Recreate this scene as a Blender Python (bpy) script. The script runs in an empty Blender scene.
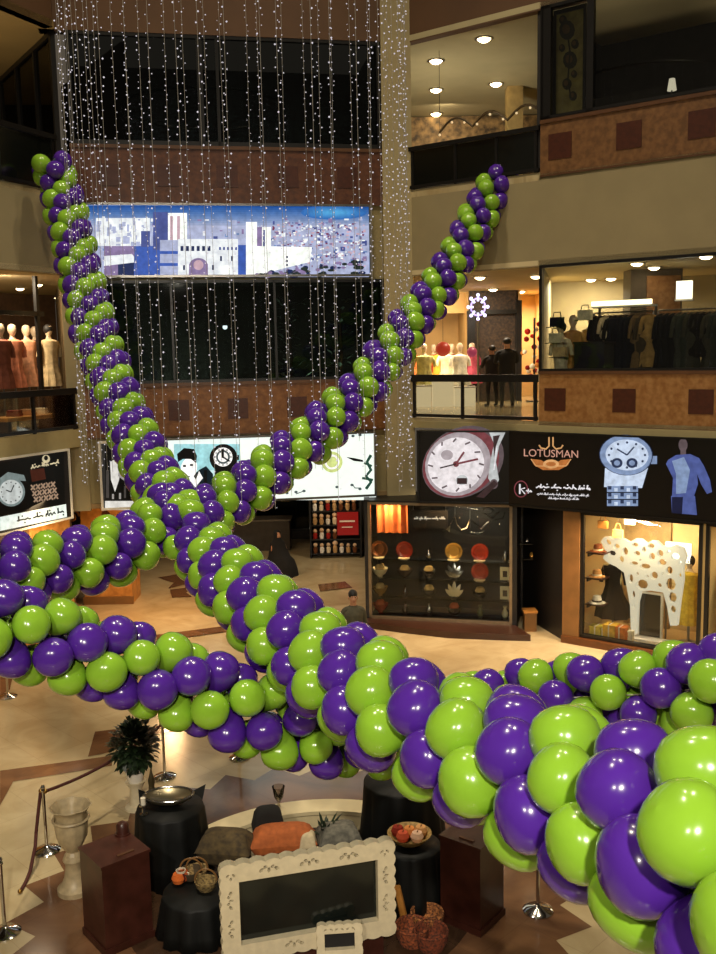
import bpy, bmesh, math, random
from mathutils import Vector, Matrix, Quaternion
random.seed(7)
sc = bpy.context.scene
COL = sc.collection
R_ = math.radians

# ------------------------------------------------------------------ camera
F, CX, CY, CZ = 950.0, 358.0, 477.0, 6.2
PITCH, ROLL = R_(7.5), R_(-1.1)
_f = Vector((0, math.cos(PITCH), -math.sin(PITCH)))
_u = Vector((0, math.sin(PITCH), math.cos(PITCH)))
_r = Vector((1, 0, 0))
CR = _r * math.cos(ROLL) + _u * math.sin(ROLL)
CU = -_r * math.sin(ROLL) + _u * math.cos(ROLL)
CF = _f
cam_d = bpy.data.cameras.new('camera')
cam_d.sensor_fit = 'VERTICAL'
cam_d.sensor_height = 24.0
cam_d.lens = 24.0 * F / 954.0
cam_d.clip_start = 0.05
cam = bpy.data.objects.new('camera', cam_d)
COL.objects.link(cam)
M = Matrix((CR, CU, -CF)).transposed().to_4x4()
M.translation = Vector((0, 0, CZ))
cam.matrix_world = M
sc.camera = cam
CAM = Vector((0, 0, CZ))


def ray(px, py):
    return CR * ((px - CX) / F) - CU * ((py - CY) / F) + CF


def onz(px, py, z=0.0):
    d = ray(px, py)
    k = (z - CZ) / d.z
    return Vector((d.x * k, d.y * k, z))


def at(px, py, dist):
    "point on the sight line at forward distance dist (garland measurements)"
    return CAM + ray(px, py) * dist


class Fr:
    "a vertical wall: s runs along it, t out of it into the atrium, z up"
    def __init__(s, x, y, ang):
        a = R_(ang)
        s.o = Vector((x, y, 0)); s.ang = a
        s.u = Vector((math.cos(a), math.sin(a), 0))
        s.n = Vector((math.sin(a), -math.cos(a), 0))

    def p(s, a, t, z):
        q = s.o + s.u * a + s.n * t
        return Vector((q.x, q.y, z))

    def at(s, px, py, t=0.0):
        d = ray(px, py)
        k = (s.o.dot(s.n) + t) / d.dot(s.n)
        q = CAM + d * k
        return (q - s.o).dot(s.u), q.z


T = Fr(-6.2, 20.6, 10)
R = Fr(3.83, 20.0, -36.7)
L = Fr(-6.2, 20.2, 65)
S1 = Fr(3.31, 20.43, -13.8)
W0 = Fr(0, 0, 0)

# ------------------------------------------------------------------ materials
MATS = {}


def lin(h):
    if isinstance(h, (tuple, list)):
        return tuple(h[:3])
    h = h.lstrip('#')
    o = []
    for i in (0, 2, 4):
        c = int(h[i:i + 2], 16) / 255
        o.append(c / 12.92 if c <= .04045 else ((c + .055) / 1.055) ** 2.4)
    return tuple(o)


def mat(name, col, rough=.5, metal=0., var=.15, scale=6., bump=0., spec=.5, coat=0., trans=0., sheen=0., col2=None, detail=4.):
    if name in MATS:
        return MATS[name]
    m = bpy.data.materials.new(name)
    m.use_nodes = True
    nt = m.node_tree
    b = nt.nodes['Principled BSDF']
    c = lin(col)
    c2 = lin(col2) if col2 is not None else tuple(max(0, x * (1 - var)) for x in c)
    c1 = c if col2 is not None else tuple(min(1, x * (1 + var * .6)) for x in c)
    tc = nt.nodes.new('ShaderNodeTexCoord')
    nz = nt.nodes.new('ShaderNodeTexNoise')
    nz.inputs['Scale'].default_value = scale
    nz.inputs['Detail'].default_value = detail
    nt.links.new(tc.outputs['Object'], nz.inputs['Vector'])
    rp = nt.nodes.new('ShaderNodeValToRGB')
    rp.color_ramp.elements[0].position = .35
    rp.color_ramp.elements[1].position = .68
    rp.color_ramp.elements[0].color = (*c2, 1)
    rp.color_ramp.elements[1].color = (*c1, 1)
    nt.links.new(nz.outputs['Fac'], rp.inputs['Fac'])
    nt.links.new(rp.outputs['Color'], b.inputs['Base Color'])
    b.inputs['Roughness'].default_value = rough
    b.inputs['Metallic'].default_value = metal
    b.inputs['Specular IOR Level'].default_value = spec
    b.inputs['Coat Weight'].default_value = coat
    b.inputs['Transmission Weight'].default_value = trans
    b.inputs['Sheen Weight'].default_value = sheen
    if bump:
        bp = nt.nodes.new('ShaderNodeBump')
        bp.inputs['Strength'].default_value = bump
        bp.inputs['Distance'].default_value = .02
        nt.links.new(nz.outputs['Fac'], bp.inputs['Height'])
        nt.links.new(bp.outputs['Normal'], b.inputs['Normal'])
    MATS[name] = m
    return m


def em(col, s=1.0, sample=False, grain=0.):
    key = 'lit %s %.2f %.2f' % (col, s, grain)
    if key in MATS:
        return MATS[key]
    m = bpy.data.materials.new(key)
    m.use_nodes = True
    nt = m.node_tree
    b = nt.nodes['Principled BSDF']
    c = lin(col)
    b.inputs['Base Color'].default_value = (*[x * .2 for x in c], 1)
    b.inputs['Roughness'].default_value = .4
    b.inputs['Specular IOR Level'].default_value = .25
    b.inputs['Emission Color'].default_value = (*c, 1)
    b.inputs['Emission Strength'].default_value = s
    if grain:
        tc = nt.nodes.new('ShaderNodeTexCoord'); nz = nt.nodes.new('ShaderNodeTexNoise')
        nz.inputs['Scale'].default_value = 9.0; nz.inputs['Detail'].default_value = 8
        rp = nt.nodes.new('ShaderNodeValToRGB')
        rp.color_ramp.elements[0].position = .3; rp.color_ramp.elements[1].position = .7
        rp.color_ramp.elements[0].color = (*[x * (1 - grain) for x in c], 1); rp.color_ramp.elements[1].color = (*[min(1, x * (1 + grain * .6)) for x in c], 1)
        nt.links.new(tc.outputs['Object'], nz.inputs['Vector']); nt.links.new(nz.outputs['Fac'], rp.inputs['Fac'])
        nt.links.new(rp.outputs['Color'], b.inputs['Emission Color'])
    if not sample:
        m.cycles.emission_sampling = 'NONE'
    MATS[key] = m
    return m


def glass(name='clear glass', tint=(.92, .94, .93), refl=.9):
    if name in MATS:
        return MATS[name]
    m = bpy.data.materials.new(name)
    m.use_nodes = True
    nt = m.node_tree
    nt.nodes.remove(nt.nodes['Principled BSDF'])
    out = nt.nodes['Material Output']
    tr = nt.nodes.new('ShaderNodeBsdfTransparent')
    tr.inputs['Color'].default_value = (*tint, 1)
    gl = nt.nodes.new('ShaderNodeBsdfGlossy')
    gl.inputs['Roughness'].default_value = .03
    gl.inputs['Color'].default_value = (refl, refl, refl, 1)
    fr = nt.nodes.new('ShaderNodeFresnel')
    fr.inputs['IOR'].default_value = 1.36
    mx = nt.nodes.new('ShaderNodeMixShader')
    nt.links.new(fr.outputs['Fac'], mx.inputs['Fac'])
    nt.links.new(tr.outputs['BSDF'], mx.inputs[1])
    nt.links.new(gl.outputs['BSDF'], mx.inputs[2])
    nt.links.new(mx.outputs['Shader'], out.inputs['Surface'])
    MATS[name] = m
    return m


GLASS = glass()
TINT = glass('tinted glass', (.42, .46, .45), .9)
DARKGLASS = glass('dark glass', (.30, .32, .33), .9)
beige = mat('beige plaster', '#91835f', .75, var=.06, scale=2)
beige_dim = mat('olive plaster', '#8d7f57', .8, var=.08, scale=2)
cream = mat('cream plaster', '#cbb98e', .7, var=.05, scale=2)
brownwall = mat('brown bulkhead', '#5d4026', .7, var=.1, scale=1.5)
stone = mat('orange brown stone panel', '#a07546', .42, var=.45, scale=9, spec=.4, col2='#84582c', detail=8)
stone_dk = mat('dark brown stone tile', '#47200f', .4, var=.2, scale=12)
towerstone = mat('reddish brown stone panel', '#875a32', .42, scale=9, spec=.4, col2='#6b4323', detail=8)
black = mat('black metal', '#141210', .35, var=.2)
blackmat = mat('black matte', '#0d0c0c', .7, var=.2)
darkwall = mat('dark shop wall', '#1f1a16', .6, var=.3, scale=4)
darkgrey = mat('dark grey cladding', '#3a352f', .5, var=.25, scale=5)
wood = mat('warm wood', '#7f5a33', .4, scale=4, col2='#70502c', spec=.4)
woodlight = mat('orange wood', '#c98d44', .4, scale=6, col2='#a56d2f')
darkwood = mat('dark red wood', '#45221a', .35, scale=5, col2='#33170f', spec=.5)
chrome = mat('polished chrome', '#c9c6c0', .12, 1.0, var=.05)
steel = mat('brushed steel', '#8d8a85', .3, 1.0, var=.05)
brass = mat('dull brass', '#a27c3e', .3, 1.0, var=.1)
white = mat('white lacquer', '#e6e0d2', .35, var=.04)
ivory = mat('ivory carved plaster', '#d8cbaa', .5, var=.08, scale=14)
skin = mat('skin', '#b98563', .55, var=.08, scale=20)
hairm = mat('black hair', '#120d0a', .6, var=.2, scale=40)
LED = em('#fff1d2', 9.0)
LEDW = em('#ffe2ae', 14.0)


# ------------------------------------------------------------------ mesh builder
class MB:
    def __init__(s):
        s.v = []; s.f = []; s.m = []

    def add(s, vs, fs, m=0):
        o = len(s.v)
        s.v += [Vector(x) for x in vs]
        for f in fs:
            s.f.append([i + o for i in f]); s.m.append(m)
        return s

    def hexa(s, p, m=0):
        "p: 8 corners, bottom ring then top ring"
        return s.add(p, [(0, 3, 2, 1), (4, 5, 6, 7), (0, 1, 5, 4), (1, 2, 6, 5), (2, 3, 7, 6), (3, 0, 4, 7)], m)

    def bf(s, fr, s0, s1, t0, t1, z0, z1, m=0):
        t0, t1 = min(t0, t1), max(t0, t1)
        return s.hexa([fr.p(s0, t1, z0), fr.p(s1, t1, z0), fr.p(s1, t0, z0), fr.p(s0, t0, z0),
                       fr.p(s0, t1, z1), fr.p(s1, t1, z1), fr.p(s1, t0, z1), fr.p(s0, t0, z1)], m)

    def box(s, x0, x1, y0, y1, z0, z1, m=0):
        return s.hexa([(x0, y0, z0), (x1, y0, z0), (x1, y1, z0), (x0, y1, z0),
                       (x0, y0, z1), (x1, y0, z1), (x1, y1, z1), (x0, y1, z1)], m)

    def slab(s, plan, z0, z1, m=0):
        n = len(plan)
        a = sum(plan[i][0] * plan[(i + 1) % n][1] - plan[(i + 1) % n][0] * plan[i][1] for i in range(n))
        if a < 0:
            plan = plan[::-1]
        vs = [(p[0], p[1], z0) for p in plan] + [(p[0], p[1], z1) for p in plan]
        fs = [tuple(range(n))[::-1], tuple(range(n, 2 * n))] + [(i, (i + 1) % n, n + (i + 1) % n, n + i) for i in range(n)]
        return s.add(vs, fs, m)

    def wall(s, a, b, z0, z1, th=.1, m=0):
        "upright wall between plan points a and b, thickness to the right of a->b"
        a = Vector((a[0], a[1])); b = Vector((b[0], b[1]))
        d = (b - a).normalized(); n = Vector((d.y, -d.x)) * th
        return s.slab([a, b, b + n, a + n], z0, z1, m)

    def prism(s, pts, off, m=0):
        "flat outline pts extruded by the vector off"
        n = len(pts); off = Vector(off)
        vs = [Vector(p) for p in pts] + [Vector(p) + off for p in pts]
        fs = [tuple(range(n)), tuple(range(n, 2 * n))[::-1]] + [(i, n + i, n + (i + 1) % n, (i + 1) % n) for i in range(n)]
        return s.add(vs, fs, m)

    def poly(s, pts, m=0):
        return s.add(pts, [tuple(range(len(pts)))], m)

    def tube(s, path, r, n=8, m=0, caps=True):
        path = [Vector(p) for p in path]
        k = len(path)
        rs = r if isinstance(r, (list, tuple)) else [r] * k
        vs = []
        ref = None
        for i, p in enumerate(path):
            d = (path[min(i + 1, k - 1)] - path[max(i - 1, 0)])
            if d.length < 1e-9:
                d = Vector((0, 0, 1))
            d.normalize()
            if ref is None:
                ref = Vector((1, 0, 0)) if abs(d.x) < .8 else Vector((0, 1, 0))
            e1 = (ref - d * ref.dot(d)).normalized(); ref = e1
            e2 = d.cross(e1)
            for j in range(n):
                a = 2 * math.pi * j / n
                vs.append(p + (e1 * math.cos(a) + e2 * math.sin(a)) * rs[i])
        fs = []
        for i in range(k - 1):
            for j in range(n):
                fs.append((i * n + j, i * n + (j + 1) % n, (i + 1) * n + (j + 1) % n, (i + 1) * n + j))
        if caps:
            fs.append(tuple(range(n))[::-1]); fs.append(tuple(range((k - 1) * n, k * n)))
        return s.add(vs, fs, m)

    def lathe(s, prof, c=(0, 0, 0), n=20, m=0, caps=True, sx=1., sy=1., rot=0., wob=None):
        c = Vector(c); vs = []; k = len(prof)
        cr, sr = math.cos(rot), math.sin(rot)
        for i, (r, z) in enumerate(prof):
            for j in range(n):
                a = 2 * math.pi * j / n
                rr = r * (wob(a, i / (k - 1)) if wob else 1)
                x, y = rr * math.cos(a) * sx, rr * math.sin(a) * sy
                vs.append(c + Vector((x * cr - y * sr, x * sr + y * cr, z)))
        fs = []
        for i in range(k - 1):
            for j in range(n):
                fs.append((i * n + j, i * n + (j + 1) % n, (i + 1) * n + (j + 1) % n, (i + 1) * n + j))
        if caps:
            fs.append(tuple(range(n))[::-1]); fs.append(tuple(range((k - 1) * n, k * n)))
        return s.add(vs, fs, m)

    def ell(s, c, r, n=14, k=9, m=0, rot=None):
        c = Vector(c); r = Vector(r) if not isinstance(r, (int, float)) else Vector((r, r, r))
        vs = []; fs = []
        for i in range(1, k):
            ph = math.pi * i / k
            for j in range(n):
                a = 2 * math.pi * j / n
                v = Vector((r.x * math.sin(ph) * math.cos(a), r.y * math.sin(ph) * math.sin(a), r.z * math.cos(ph)))
                vs.append(c + (rot @ v if rot else v))
        tp = Vector((0, 0, r.z))
        vs.append(c + (rot @ tp if rot else tp)); vs.append(c - (rot @ tp if rot else tp))
        t, b = len(vs) - 2, len(vs) - 1
        for i in range(k - 2):
            for j in range(n):
                fs.append((i * n + j, (i + 1) * n + j, (i + 1) * n + (j + 1) % n, i * n + (j + 1) % n))
        for j in range(n):
            fs.append((t, j, (j + 1) % n)); fs.append((b, (k - 2) * n + (j + 1) % n, (k - 2) * n + j))
        return s.add(vs, fs, m)

    def build(s, name, mats, parent=None, smooth=True, ang=35, **props):
        me = bpy.data.meshes.new(name)
        off = ORG.get(parent.name, Vector()) if parent else Vector()
        me.from_pydata([v - off for v in s.v], [], s.f)
        if not isinstance(mats, (list, tuple)):
            mats = [mats]
        for x in mats:
            me.materials.append(x)
        me.polygons.foreach_set('material_index', s.m)
        if smooth:
            me.polygons.foreach_set('use_smooth', [True] * len(me.polygons))
            me.set_sharp_from_angle(angle=R_(ang))
        me.validate()
        o = bpy.data.objects.new(name, me)
        COL.objects.link(o)
        if parent:
            o.parent = parent
            ORG[o.name] = off
        for k_, v_ in props.items():
            o[k_] = v_
        return o


ORG = {}


def thing(name, label, cat, loc=(0, 0, 0), group=None, local=False):
    o = bpy.data.objects.new(name, None)
    COL.objects.link(o)
    o.empty_display_size = .1
    o.location = loc
    ORG[o.name] = Vector() if local else Vector(loc)
    o['label'] = label; o['category'] = cat
    if group:
        o['group'] = group
    return o


def tag(o, label, cat, group=None):
    o['label'] = label; o['category'] = cat
    if group:
        o['group'] = group
    return o


def struct(name, mb, mats, parent=None, **k):
    o = mb.build(name, mats, parent, **k)
    if parent is None:
        o['kind'] = 'structure'
    return o


def copy_tree(o, parent=None):
    c = o.copy()
    COL.objects.link(c)
    if parent is not None:
        c.parent = parent
    for ch in list(o.children):
        copy_tree(ch, c)
    return c


ORD = ['first', 'second', 'third', 'fourth', 'fifth', 'sixth', 'seventh', 'eighth', 'ninth', 'tenth', 'eleventh', 'twelfth', 'thirteenth', 'fourteenth']


def ellpts(cx, cy, rx, ry, n=28, rot=0.):
    c, s = math.cos(R_(rot)), math.sin(R_(rot))
    return [(cx + rx * math.cos(a) * c - ry * math.sin(a) * s, cy + rx * math.cos(a) * s + ry * math.sin(a) * c)
            for a in [2 * math.pi * i / n for i in range(n)]]


def art(fr, layers, t0=.02, step=.0025):
    "flat printed shapes on a wall-mounted panel: layers of (outline measured on the photo, colour index)"
    mb = MB()
    for i, (pts, mi) in enumerate(layers):
        t = t0 + step * (i / max(1, len(layers))) * 8
        q = []
        for (px, py) in pts:
            a, z = fr.at(px, py, t)
            q.append(fr.p(a, t, z))
        # face towards the atrium
        nrm = Vector((0, 0, 0))
        for j in range(len(q)):
            nrm += q[j].cross(q[(j + 1) % len(q)])
        if nrm.dot(fr.n) < 0:
            q = q[::-1]
        mb.poly(q, mi)
    return mb


def rect(x0, y0, x1, y1):
    return [(x0, y0), (x1, y0), (x1, y1), (x0, y1)]


def stroke(pts, w):
    "outline of a thin pen stroke along the points"
    out_l = []; out_r = []
    for i, p in enumerate(pts):
        a = pts[max(i - 1, 0)]; b = pts[min(i + 1, len(pts) - 1)]
        dx, dy = b[0] - a[0], b[1] - a[1]
        l = math.hypot(dx, dy) or 1
        nx, ny = -dy / l * w / 2, dx / l * w / 2
        out_l.append((p[0] + nx, p[1] + ny)); out_r.append((p[0] - nx, p[1] - ny))
    return [[out_l[i], out_l[i + 1], out_r[i + 1], out_r[i]] for i in range(len(pts) - 1)]


def script_line(x0, y0, x1, y1, h, mi, rnd, w=1.1):
    "a line of joined cursive script with dots, as on the sign"
    lay = []
    x = 0.0
    tot = math.hypot(x1 - x0, y1 - y0)
    dx, dy = (x1 - x0) / tot, (y1 - y0) / tot
    def P(a, b):
        return (x0 + dx * a + dy * b, y0 + dy * a - dx * b)
    while x < tot - h * .4:
        ln = min(rnd.uniform(1.2, 2.8) * h, tot - x)
        k = 9
        ph = rnd.uniform(0, 6)
        pts = [P(x + ln * i / k, h * (.16 * math.sin(ph + i * 1.9) + (.1 if i % 3 else -.1))) for i in range(k + 1)]
        for q in stroke(pts, w):
            lay.append((q, mi))
        for _ in range(rnd.choice([1, 1, 2])):
            a = x + rnd.uniform(.1, .9) * ln
            lay += [(q, mi) for q in stroke([P(a, 0), P(a + .1 * h, h * rnd.uniform(.5, .8))], w)]
        for _ in range(rnd.choice([1, 2])):
            a = x + rnd.uniform(.1, .9) * ln; b = rnd.choice([-.5, .62]) * h
            c = P(a, b)
            lay.append((ellpts(c[0], c[1], w * .6, w * .6, 6), mi))
        x += ln + h * .35
    return lay


def curve_fill(outer, holes, to3, depth, name, mats, parent=None):
    "sheet with cut-outs: filled 2D curve turned into a mesh; to3 maps (x, y, d) to space"
    cu = bpy.data.curves.new('tmp', 'CURVE')
    cu.dimensions = '2D'; cu.fill_mode = 'BOTH'; cu.extrude = .5
    for loop in [outer] + holes:
        sp = cu.splines.new('POLY')
        sp.points.add(len(loop) - 1)
        for i, p in enumerate(loop):
            sp.points[i].co = (p[0], p[1], 0, 1)
        sp.use_cyclic_u = True
    ob = bpy.data.objects.new('tmp', cu)
    COL.objects.link(ob)
    dg = bpy.context.evaluated_depsgraph_get(); dg.update()
    me = ob.evaluated_get(dg).to_mesh()
    mb = MB()
    mb.add([to3(v.co.x, v.co.y, v.co.z * depth * 2) for v in me.vertices], [tuple(p.vertices) for p in me.polygons])
    bpy.data.objects.remove(ob); bpy.data.curves.remove(cu)
    return mb.build(name, mats, parent)


def text_mb(txt, fn, size=1.0, mi=0, mb=None):
    "lettering: font outline mapped through fn(x, y)"
    cu = bpy.data.curves.new('tmp', 'FONT')
    cu.body = txt; cu.size = size; cu.align_x = 'CENTER'; cu.resolution_u = 3
    ob = bpy.data.objects.new('tmp', cu)
    COL.objects.link(ob)
    dg = bpy.context.evaluated_depsgraph_get(); dg.update()
    me = ob.evaluated_get(dg).to_mesh()
    mb = mb or MB()
    mb.add([fn(v.co.x, v.co.y) for v in me.vertices], [tuple(p.vertices) for p in me.polygons], mi)
    bpy.data.objects.remove(ob); bpy.data.curves.remove(cu)
    return mb


def area(name, loc, target, size, power, col, sy=None, spread=None, shape='DISK'):
    l = bpy.data.lights.new(name, 'AREA')
    l.energy = power; l.color = col; l.shape = shape; l.size = size
    if sy:
        l.shape = 'RECTANGLE'; l.size_y = sy
    if spread:
        l.spread = R_(spread)
    o = bpy.data.objects.new(name, l)
    COL.objects.link(o)
    o.location = loc
    d = Vector(target) - Vector(loc)
    o.rotation_euler = d.to_track_quat('-Z', 'Y').to_euler()
    return o


def point(name, loc, power, col, r=.06):
    l = bpy.data.lights.new(name, 'POINT')
    l.energy = power; l.color = col; l.shadow_soft_size = r
    o = bpy.data.objects.new(name, l)
    COL.objects.link(o)
    o.location = loc
    return o


WARM = (1, .72, .40)
WARM2 = (1, .82, .58)
NEUT = (1, .90, .74)
_dl = {}


def downlight(x, y, z, label, group, r=.07, m=None):
    "recessed spotlight: trim ring and glowing lens"
    key = (r, m.name if m else '')
    if key not in _dl:
        t = thing('ceiling_light', label, 'ceiling light', (0, 0, 0), group, local=True)
        MB().lathe([(r * 1.35, 0), (r * 1.4, -.012), (r * 1.02, -.02), (r, -.004)], n=16, caps=False).build('trim_ring', steel, t)
        MB().lathe([(0.001, -r * .55), (r * .5, -r * .48), (r * .85, -r * .25), (r, -.004)], n=16, caps=False).build('lens', m or LED, t)
        _dl[key] = t; first = t
    else:
        first = copy_tree(_dl[key])
    first.location = (x, y, z)
    first['label'] = label; first['group'] = group
    return first
# ------------------------------------------------------------------ floor
def marble(name, c1, c2, rough):
    m = bpy.data.materials.new(name); m.use_nodes = True
    nt = m.node_tree; b = nt.nodes['Principled BSDF']
    tc = nt.nodes.new('ShaderNodeTexCoord')
    nz = nt.nodes.new('ShaderNodeTexNoise'); nz.inputs['Scale'].default_value = 1.1; nz.inputs['Detail'].default_value = 9; nz.inputs['Distortion'].default_value = 1.6
    rp = nt.nodes.new('ShaderNodeValToRGB')
    rp.color_ramp.elements[0].position = .3; rp.color_ramp.elements[0].color = (*lin(c2), 1)
    rp.color_ramp.elements[1].position = .62; rp.color_ramp.elements[1].color = (*lin(c1), 1)
    br = nt.nodes.new('ShaderNodeTexBrick'); br.offset = 0
    br.inputs['Scale'].default_value = 1.0; br.inputs['Brick Width'].default_value = .8; br.inputs['Row Height'].default_value = .8
    br.inputs['Mortar Size'].default_value = .004
    br.inputs['Color1'].default_value = (1, 1, 1, 1); br.inputs['Color2'].default_value = (.93, .93, .92, 1); br.inputs['Mortar'].default_value = (.78, .76, .73, 1)
    mp = nt.nodes.new('ShaderNodeMapping'); mp.inputs['Rotation'].default_value = (0, 0, R_(45))
    nt.links.new(tc.outputs['Object'], nz.inputs['Vector']); nt.links.new(nz.outputs['Fac'], rp.inputs['Fac'])
    nt.links.new(tc.outputs['Object'], mp.inputs['Vector']); nt.links.new(mp.outputs['Vector'], br.inputs['Vector'])
    mx = nt.nodes.new('ShaderNodeMix'); mx.data_type = 'RGBA'; mx.blend_type = 'MULTIPLY'; mx.inputs[0].default_value = 1
    nt.links.new(rp.outputs['Color'], mx.inputs[6]); nt.links.new(br.outputs['Color'], mx.inputs[7])
    nt.links.new(mx.outputs[2], b.inputs['Base Color'])
    b.inputs['Roughness'].default_value = rough; b.inputs['Specular IOR Level'].default_value = .5
    return m


M_floor = marble('cream marble', '#c6b48d', '#b39f77', .2)
M_inlay = marble('brown marble', '#7d5a3f', '#5f4230', .13)
M_ring = marble('pale marble', '#ddd0ac', '#cdbb92', .13)
floor = struct('floor', MB().box(-20, 20, 1, 38, -.15, 0), M_floor)


def inlay(pts, m=0, z=.003, mb=None):
    mb = mb or MB()
    a = sum(pts[i][0] * pts[(i + 1) % len(pts)][1] - pts[(i + 1) % len(pts)][0] * pts[i][1] for i in range(len(pts)))
    if a < 0:
        pts = pts[::-1]
    return mb.poly([(p[0], p[1], z) for p in pts], m)


DC = Vector((-.75, 10.4, 0))           # middle of the round display island
star = []
for i in range(56):
    a = R_(87.5) + 2 * math.pi * i / 56
    r = 3.30 if i % 2 == 0 else 2.96
    star.append((DC.x + r * math.cos(a), DC.y + r * math.sin(a)))
fl = inlay(star, 0, .002)
inlay([(DC.x + 2.05 * math.cos(2 * math.pi * i / 64), DC.y + 2.05 * math.sin(2 * math.pi * i / 64)) for i in range(64)], 2, .004, fl)


def fp(*px):
    return [tuple(onz(x, y)[:2]) for x, y in px]


for ish, shape in enumerate([[(0, 771), (112, 756), (112, 766), (0, 784)],
              [(95, 732), (128, 728), (112, 752), (88, 757)],
              [(0, 776), (16, 777), (0, 806)],
              [(150, 728), (184, 720), (184, 728), (152, 736)],
              [(0, 640), (18, 652), (10, 690), (0, 696)],
              [(158, 578), (186, 573), (180, 579), (188, 584), (168, 589), (174, 583)],
              [(170, 590), (196, 587), (186, 593), (192, 597), (172, 598)],
              [(120, 640), (230, 626), (236, 631), (122, 647)],
              [(318, 585), (345, 582), (352, 588), (320, 592)]]):
    inlay(fp(*shape), 0, .006 + .0015 * ish, fl)
fl.build('inlay', [M_inlay, M_ring, marble('dark display floor', '#4a3526', '#33241a', .2)], floor)

# ------------------------------------------------------------------ gallery floors and ceilings
rp = lambda s, t=0: tuple(R.p(s, t, 0)[:2])
lp = lambda s, t=0: tuple(L.p(s, t, 0)[:2])
tp = lambda s, t=0: tuple(T.p(s, t, 0)[:2])
M_gfloor = marble('gallery marble', '#bfae86', '#a8946a', .16)
right_plan = [(1.2, 21.96), rp(0), rp(7), (16, 16), (16, 34), (1.2, 34)]
left_plan = [lp(.35), lp(-6.5), (-15, 14), (-19, 30), (-9.5, 31)]
struct('floor_right_upper', MB().slab(right_plan, 4.46, 4.68), M_gfloor)
struct('floor_left_upper', MB().slab(left_plan, 4.42, 4.62), M_gfloor)
struct('ceiling_right', MB().slab(right_plan, 7.9, 8.0), cream)
struct('ceiling_left', MB().slab(left_plan, 7.95, 8.05), cream)
struct('floor_right_top', MB().slab(right_plan, 9.6, 9.72), M_gfloor)
struct('floor_left_top', MB().slab(left_plan, 9.5, 9.6), M_gfloor)
M_ceil = mat('upper ceiling paint', '#b5a880', .8, var=.06, scale=1.5)
struct('ceiling_right_top', MB().slab(right_plan, 12.93, 13.05), M_ceil)
struct('ceiling_left_top', MB().slab(left_plan, 12.9, 13.05), mat('brown ceiling paint', '#8a7040', .8, var=.1, scale=1))
passage = [tp(0.0), tp(7.62), (1.2, 32), (-12, 32)]
struct('ceiling_passage', MB().slab(passage, 2.89, 2.99), mat('passage soffit', '#8a7048', .8, var=.08))
struct('ceiling_atrium', MB().slab([(-14, 0), (14, 0), (14, 24), (-14, 24)], 22, 22.2), mat('dark atrium roof', '#3a2c1d', .9, var=.1))

# ------------------------------------------------------------------ right wall, upper storeys
def parapet(name, fr, s0, s1, z0, z1, squares, sz, body, tile=stone_dk):
    mb = MB().bf(fr, s0, s1, -.25, 0, z0, z1)
    mb.bf(fr, s0, s1, -.27, .03, z1 - .05, z1 + .02, 2)
    mb.bf(fr, s0, s1, -.01, .02, z0, z0 + .03, 2)
    for a, z in squares:
        mb.bf(fr, a - sz / 2, a + sz / 2, -.01, .012, z - sz / 2, z + sz / 2, 1)
    return struct(name, mb, [body, tile, mat('parapet cap', '#5b3b22', .4)])


sq = [R.at(x, y) for x, y in ((555, 402), (624, 401), (701, 401))]
parapet('wall_right_parapet', R, .0, 7, 4.58, 5.71, [(a, 5.14) for a, _ in sq] + [(5.1, 5.14), (6.6, 5.14)], .47, stone)
sq2 = [R.at(x, y) for x, y in ((560, 147), (629, 133), (702, 121))]
parapet('wall_right_upper_parapet', R, .0, 7, 9.66, 10.75, [(a, 10.22) for a, _ in sq2] + [(5.0, 10.22), (6.5, 10.22)], .5, mat('dim orange stone panel', '#7f5934', .42, scale=9, col2='#624224', detail=8))  # upper storey's dimmer light put into a darker stone colour
mb = MB().bf(R, -3.26, 7, -.2, 0, 7.88, 9.66)
mb.bf(R, -3.26, -.0, -.2, 0, 9.66, 9.76)
struct('wall_right', mb, beige)
struct('trim_1', MB().bf(R, -3.26, 7, -.3, .04, 4.45, 4.6), mat('pale fascia', '#a39468', .6, var=.05))
struct('wall_right_bulkhead', MB().bf(R, -3.5, 7, -.2, 0, 12.9, 22), brownwall)

# tower
def squares_T(pxs, z):
    return [(T.at(x, y)[0], z) for x, y in pxs]


parapet('wall_tower_parapet', T, .3, 6.97, 4.42, 5.58, squares_T([(120, 413), (179, 411), (238, 408), (297, 404), (355, 401)], 5.0), .45, towerstone)
parapet('wall_tower_upper_parapet', T, .3, 6.97, 9.42, 10.62, squares_T([(110, 172), (168, 172), (227, 174), (288, 174), (347, 176)], 10.02), .45, mat('dim reddish stone panel', '#64391f', .45, scale=9, col2='#4a2716', detail=8))  # same tower stone, darkened in colour for the weaker light up here
mb = MB().bf(T, 6.97, 7.64, -.6, .05, 2.87, 22)
struct('column_tower', mb, mat('column plaster', '#a8986f', .75, var=.06, scale=2))
mb = MB().bf(T, -.05, .32, -.5, .02, 2.85, 9.42)
struct('column_tower_corner', mb, beige)
mb = MB().bf(T, .3, 6.97, -.3, -.05, 7.80, 9.45).bf(T, .3, 6.97, -.3, -.05, 2.9, 4.44)
struct('wall_tower', mb, beige_dim)
mb = MB().bf(T, -.2, 7.64, -.3, .03, 12.9, 22)
struct('wall_tower_bulkhead', mb, brownwall)
mb = MB().bf(T, .1, 6.97, -2.6, -2.5, 4.4, 12.9)
mb.bf(T, .0, .1, -2.6, -.3, 4.4, 10.6).bf(T, 6.9, 7.0, -2.6, -.3, 4.4, 12.9).bf(T, .1, 6.97, -2.6, -.3, 7.85, 7.95).bf(T, .1, 6.97, -2.6, -.3, 4.42, 4.5).bf(T, .1, 6.97, -2.6, -.3, 9.5, 9.6)
struct('wall_tower_room', mb, mat('dark room wall', '#3f4238', .7, var=.3, scale=2))


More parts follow.
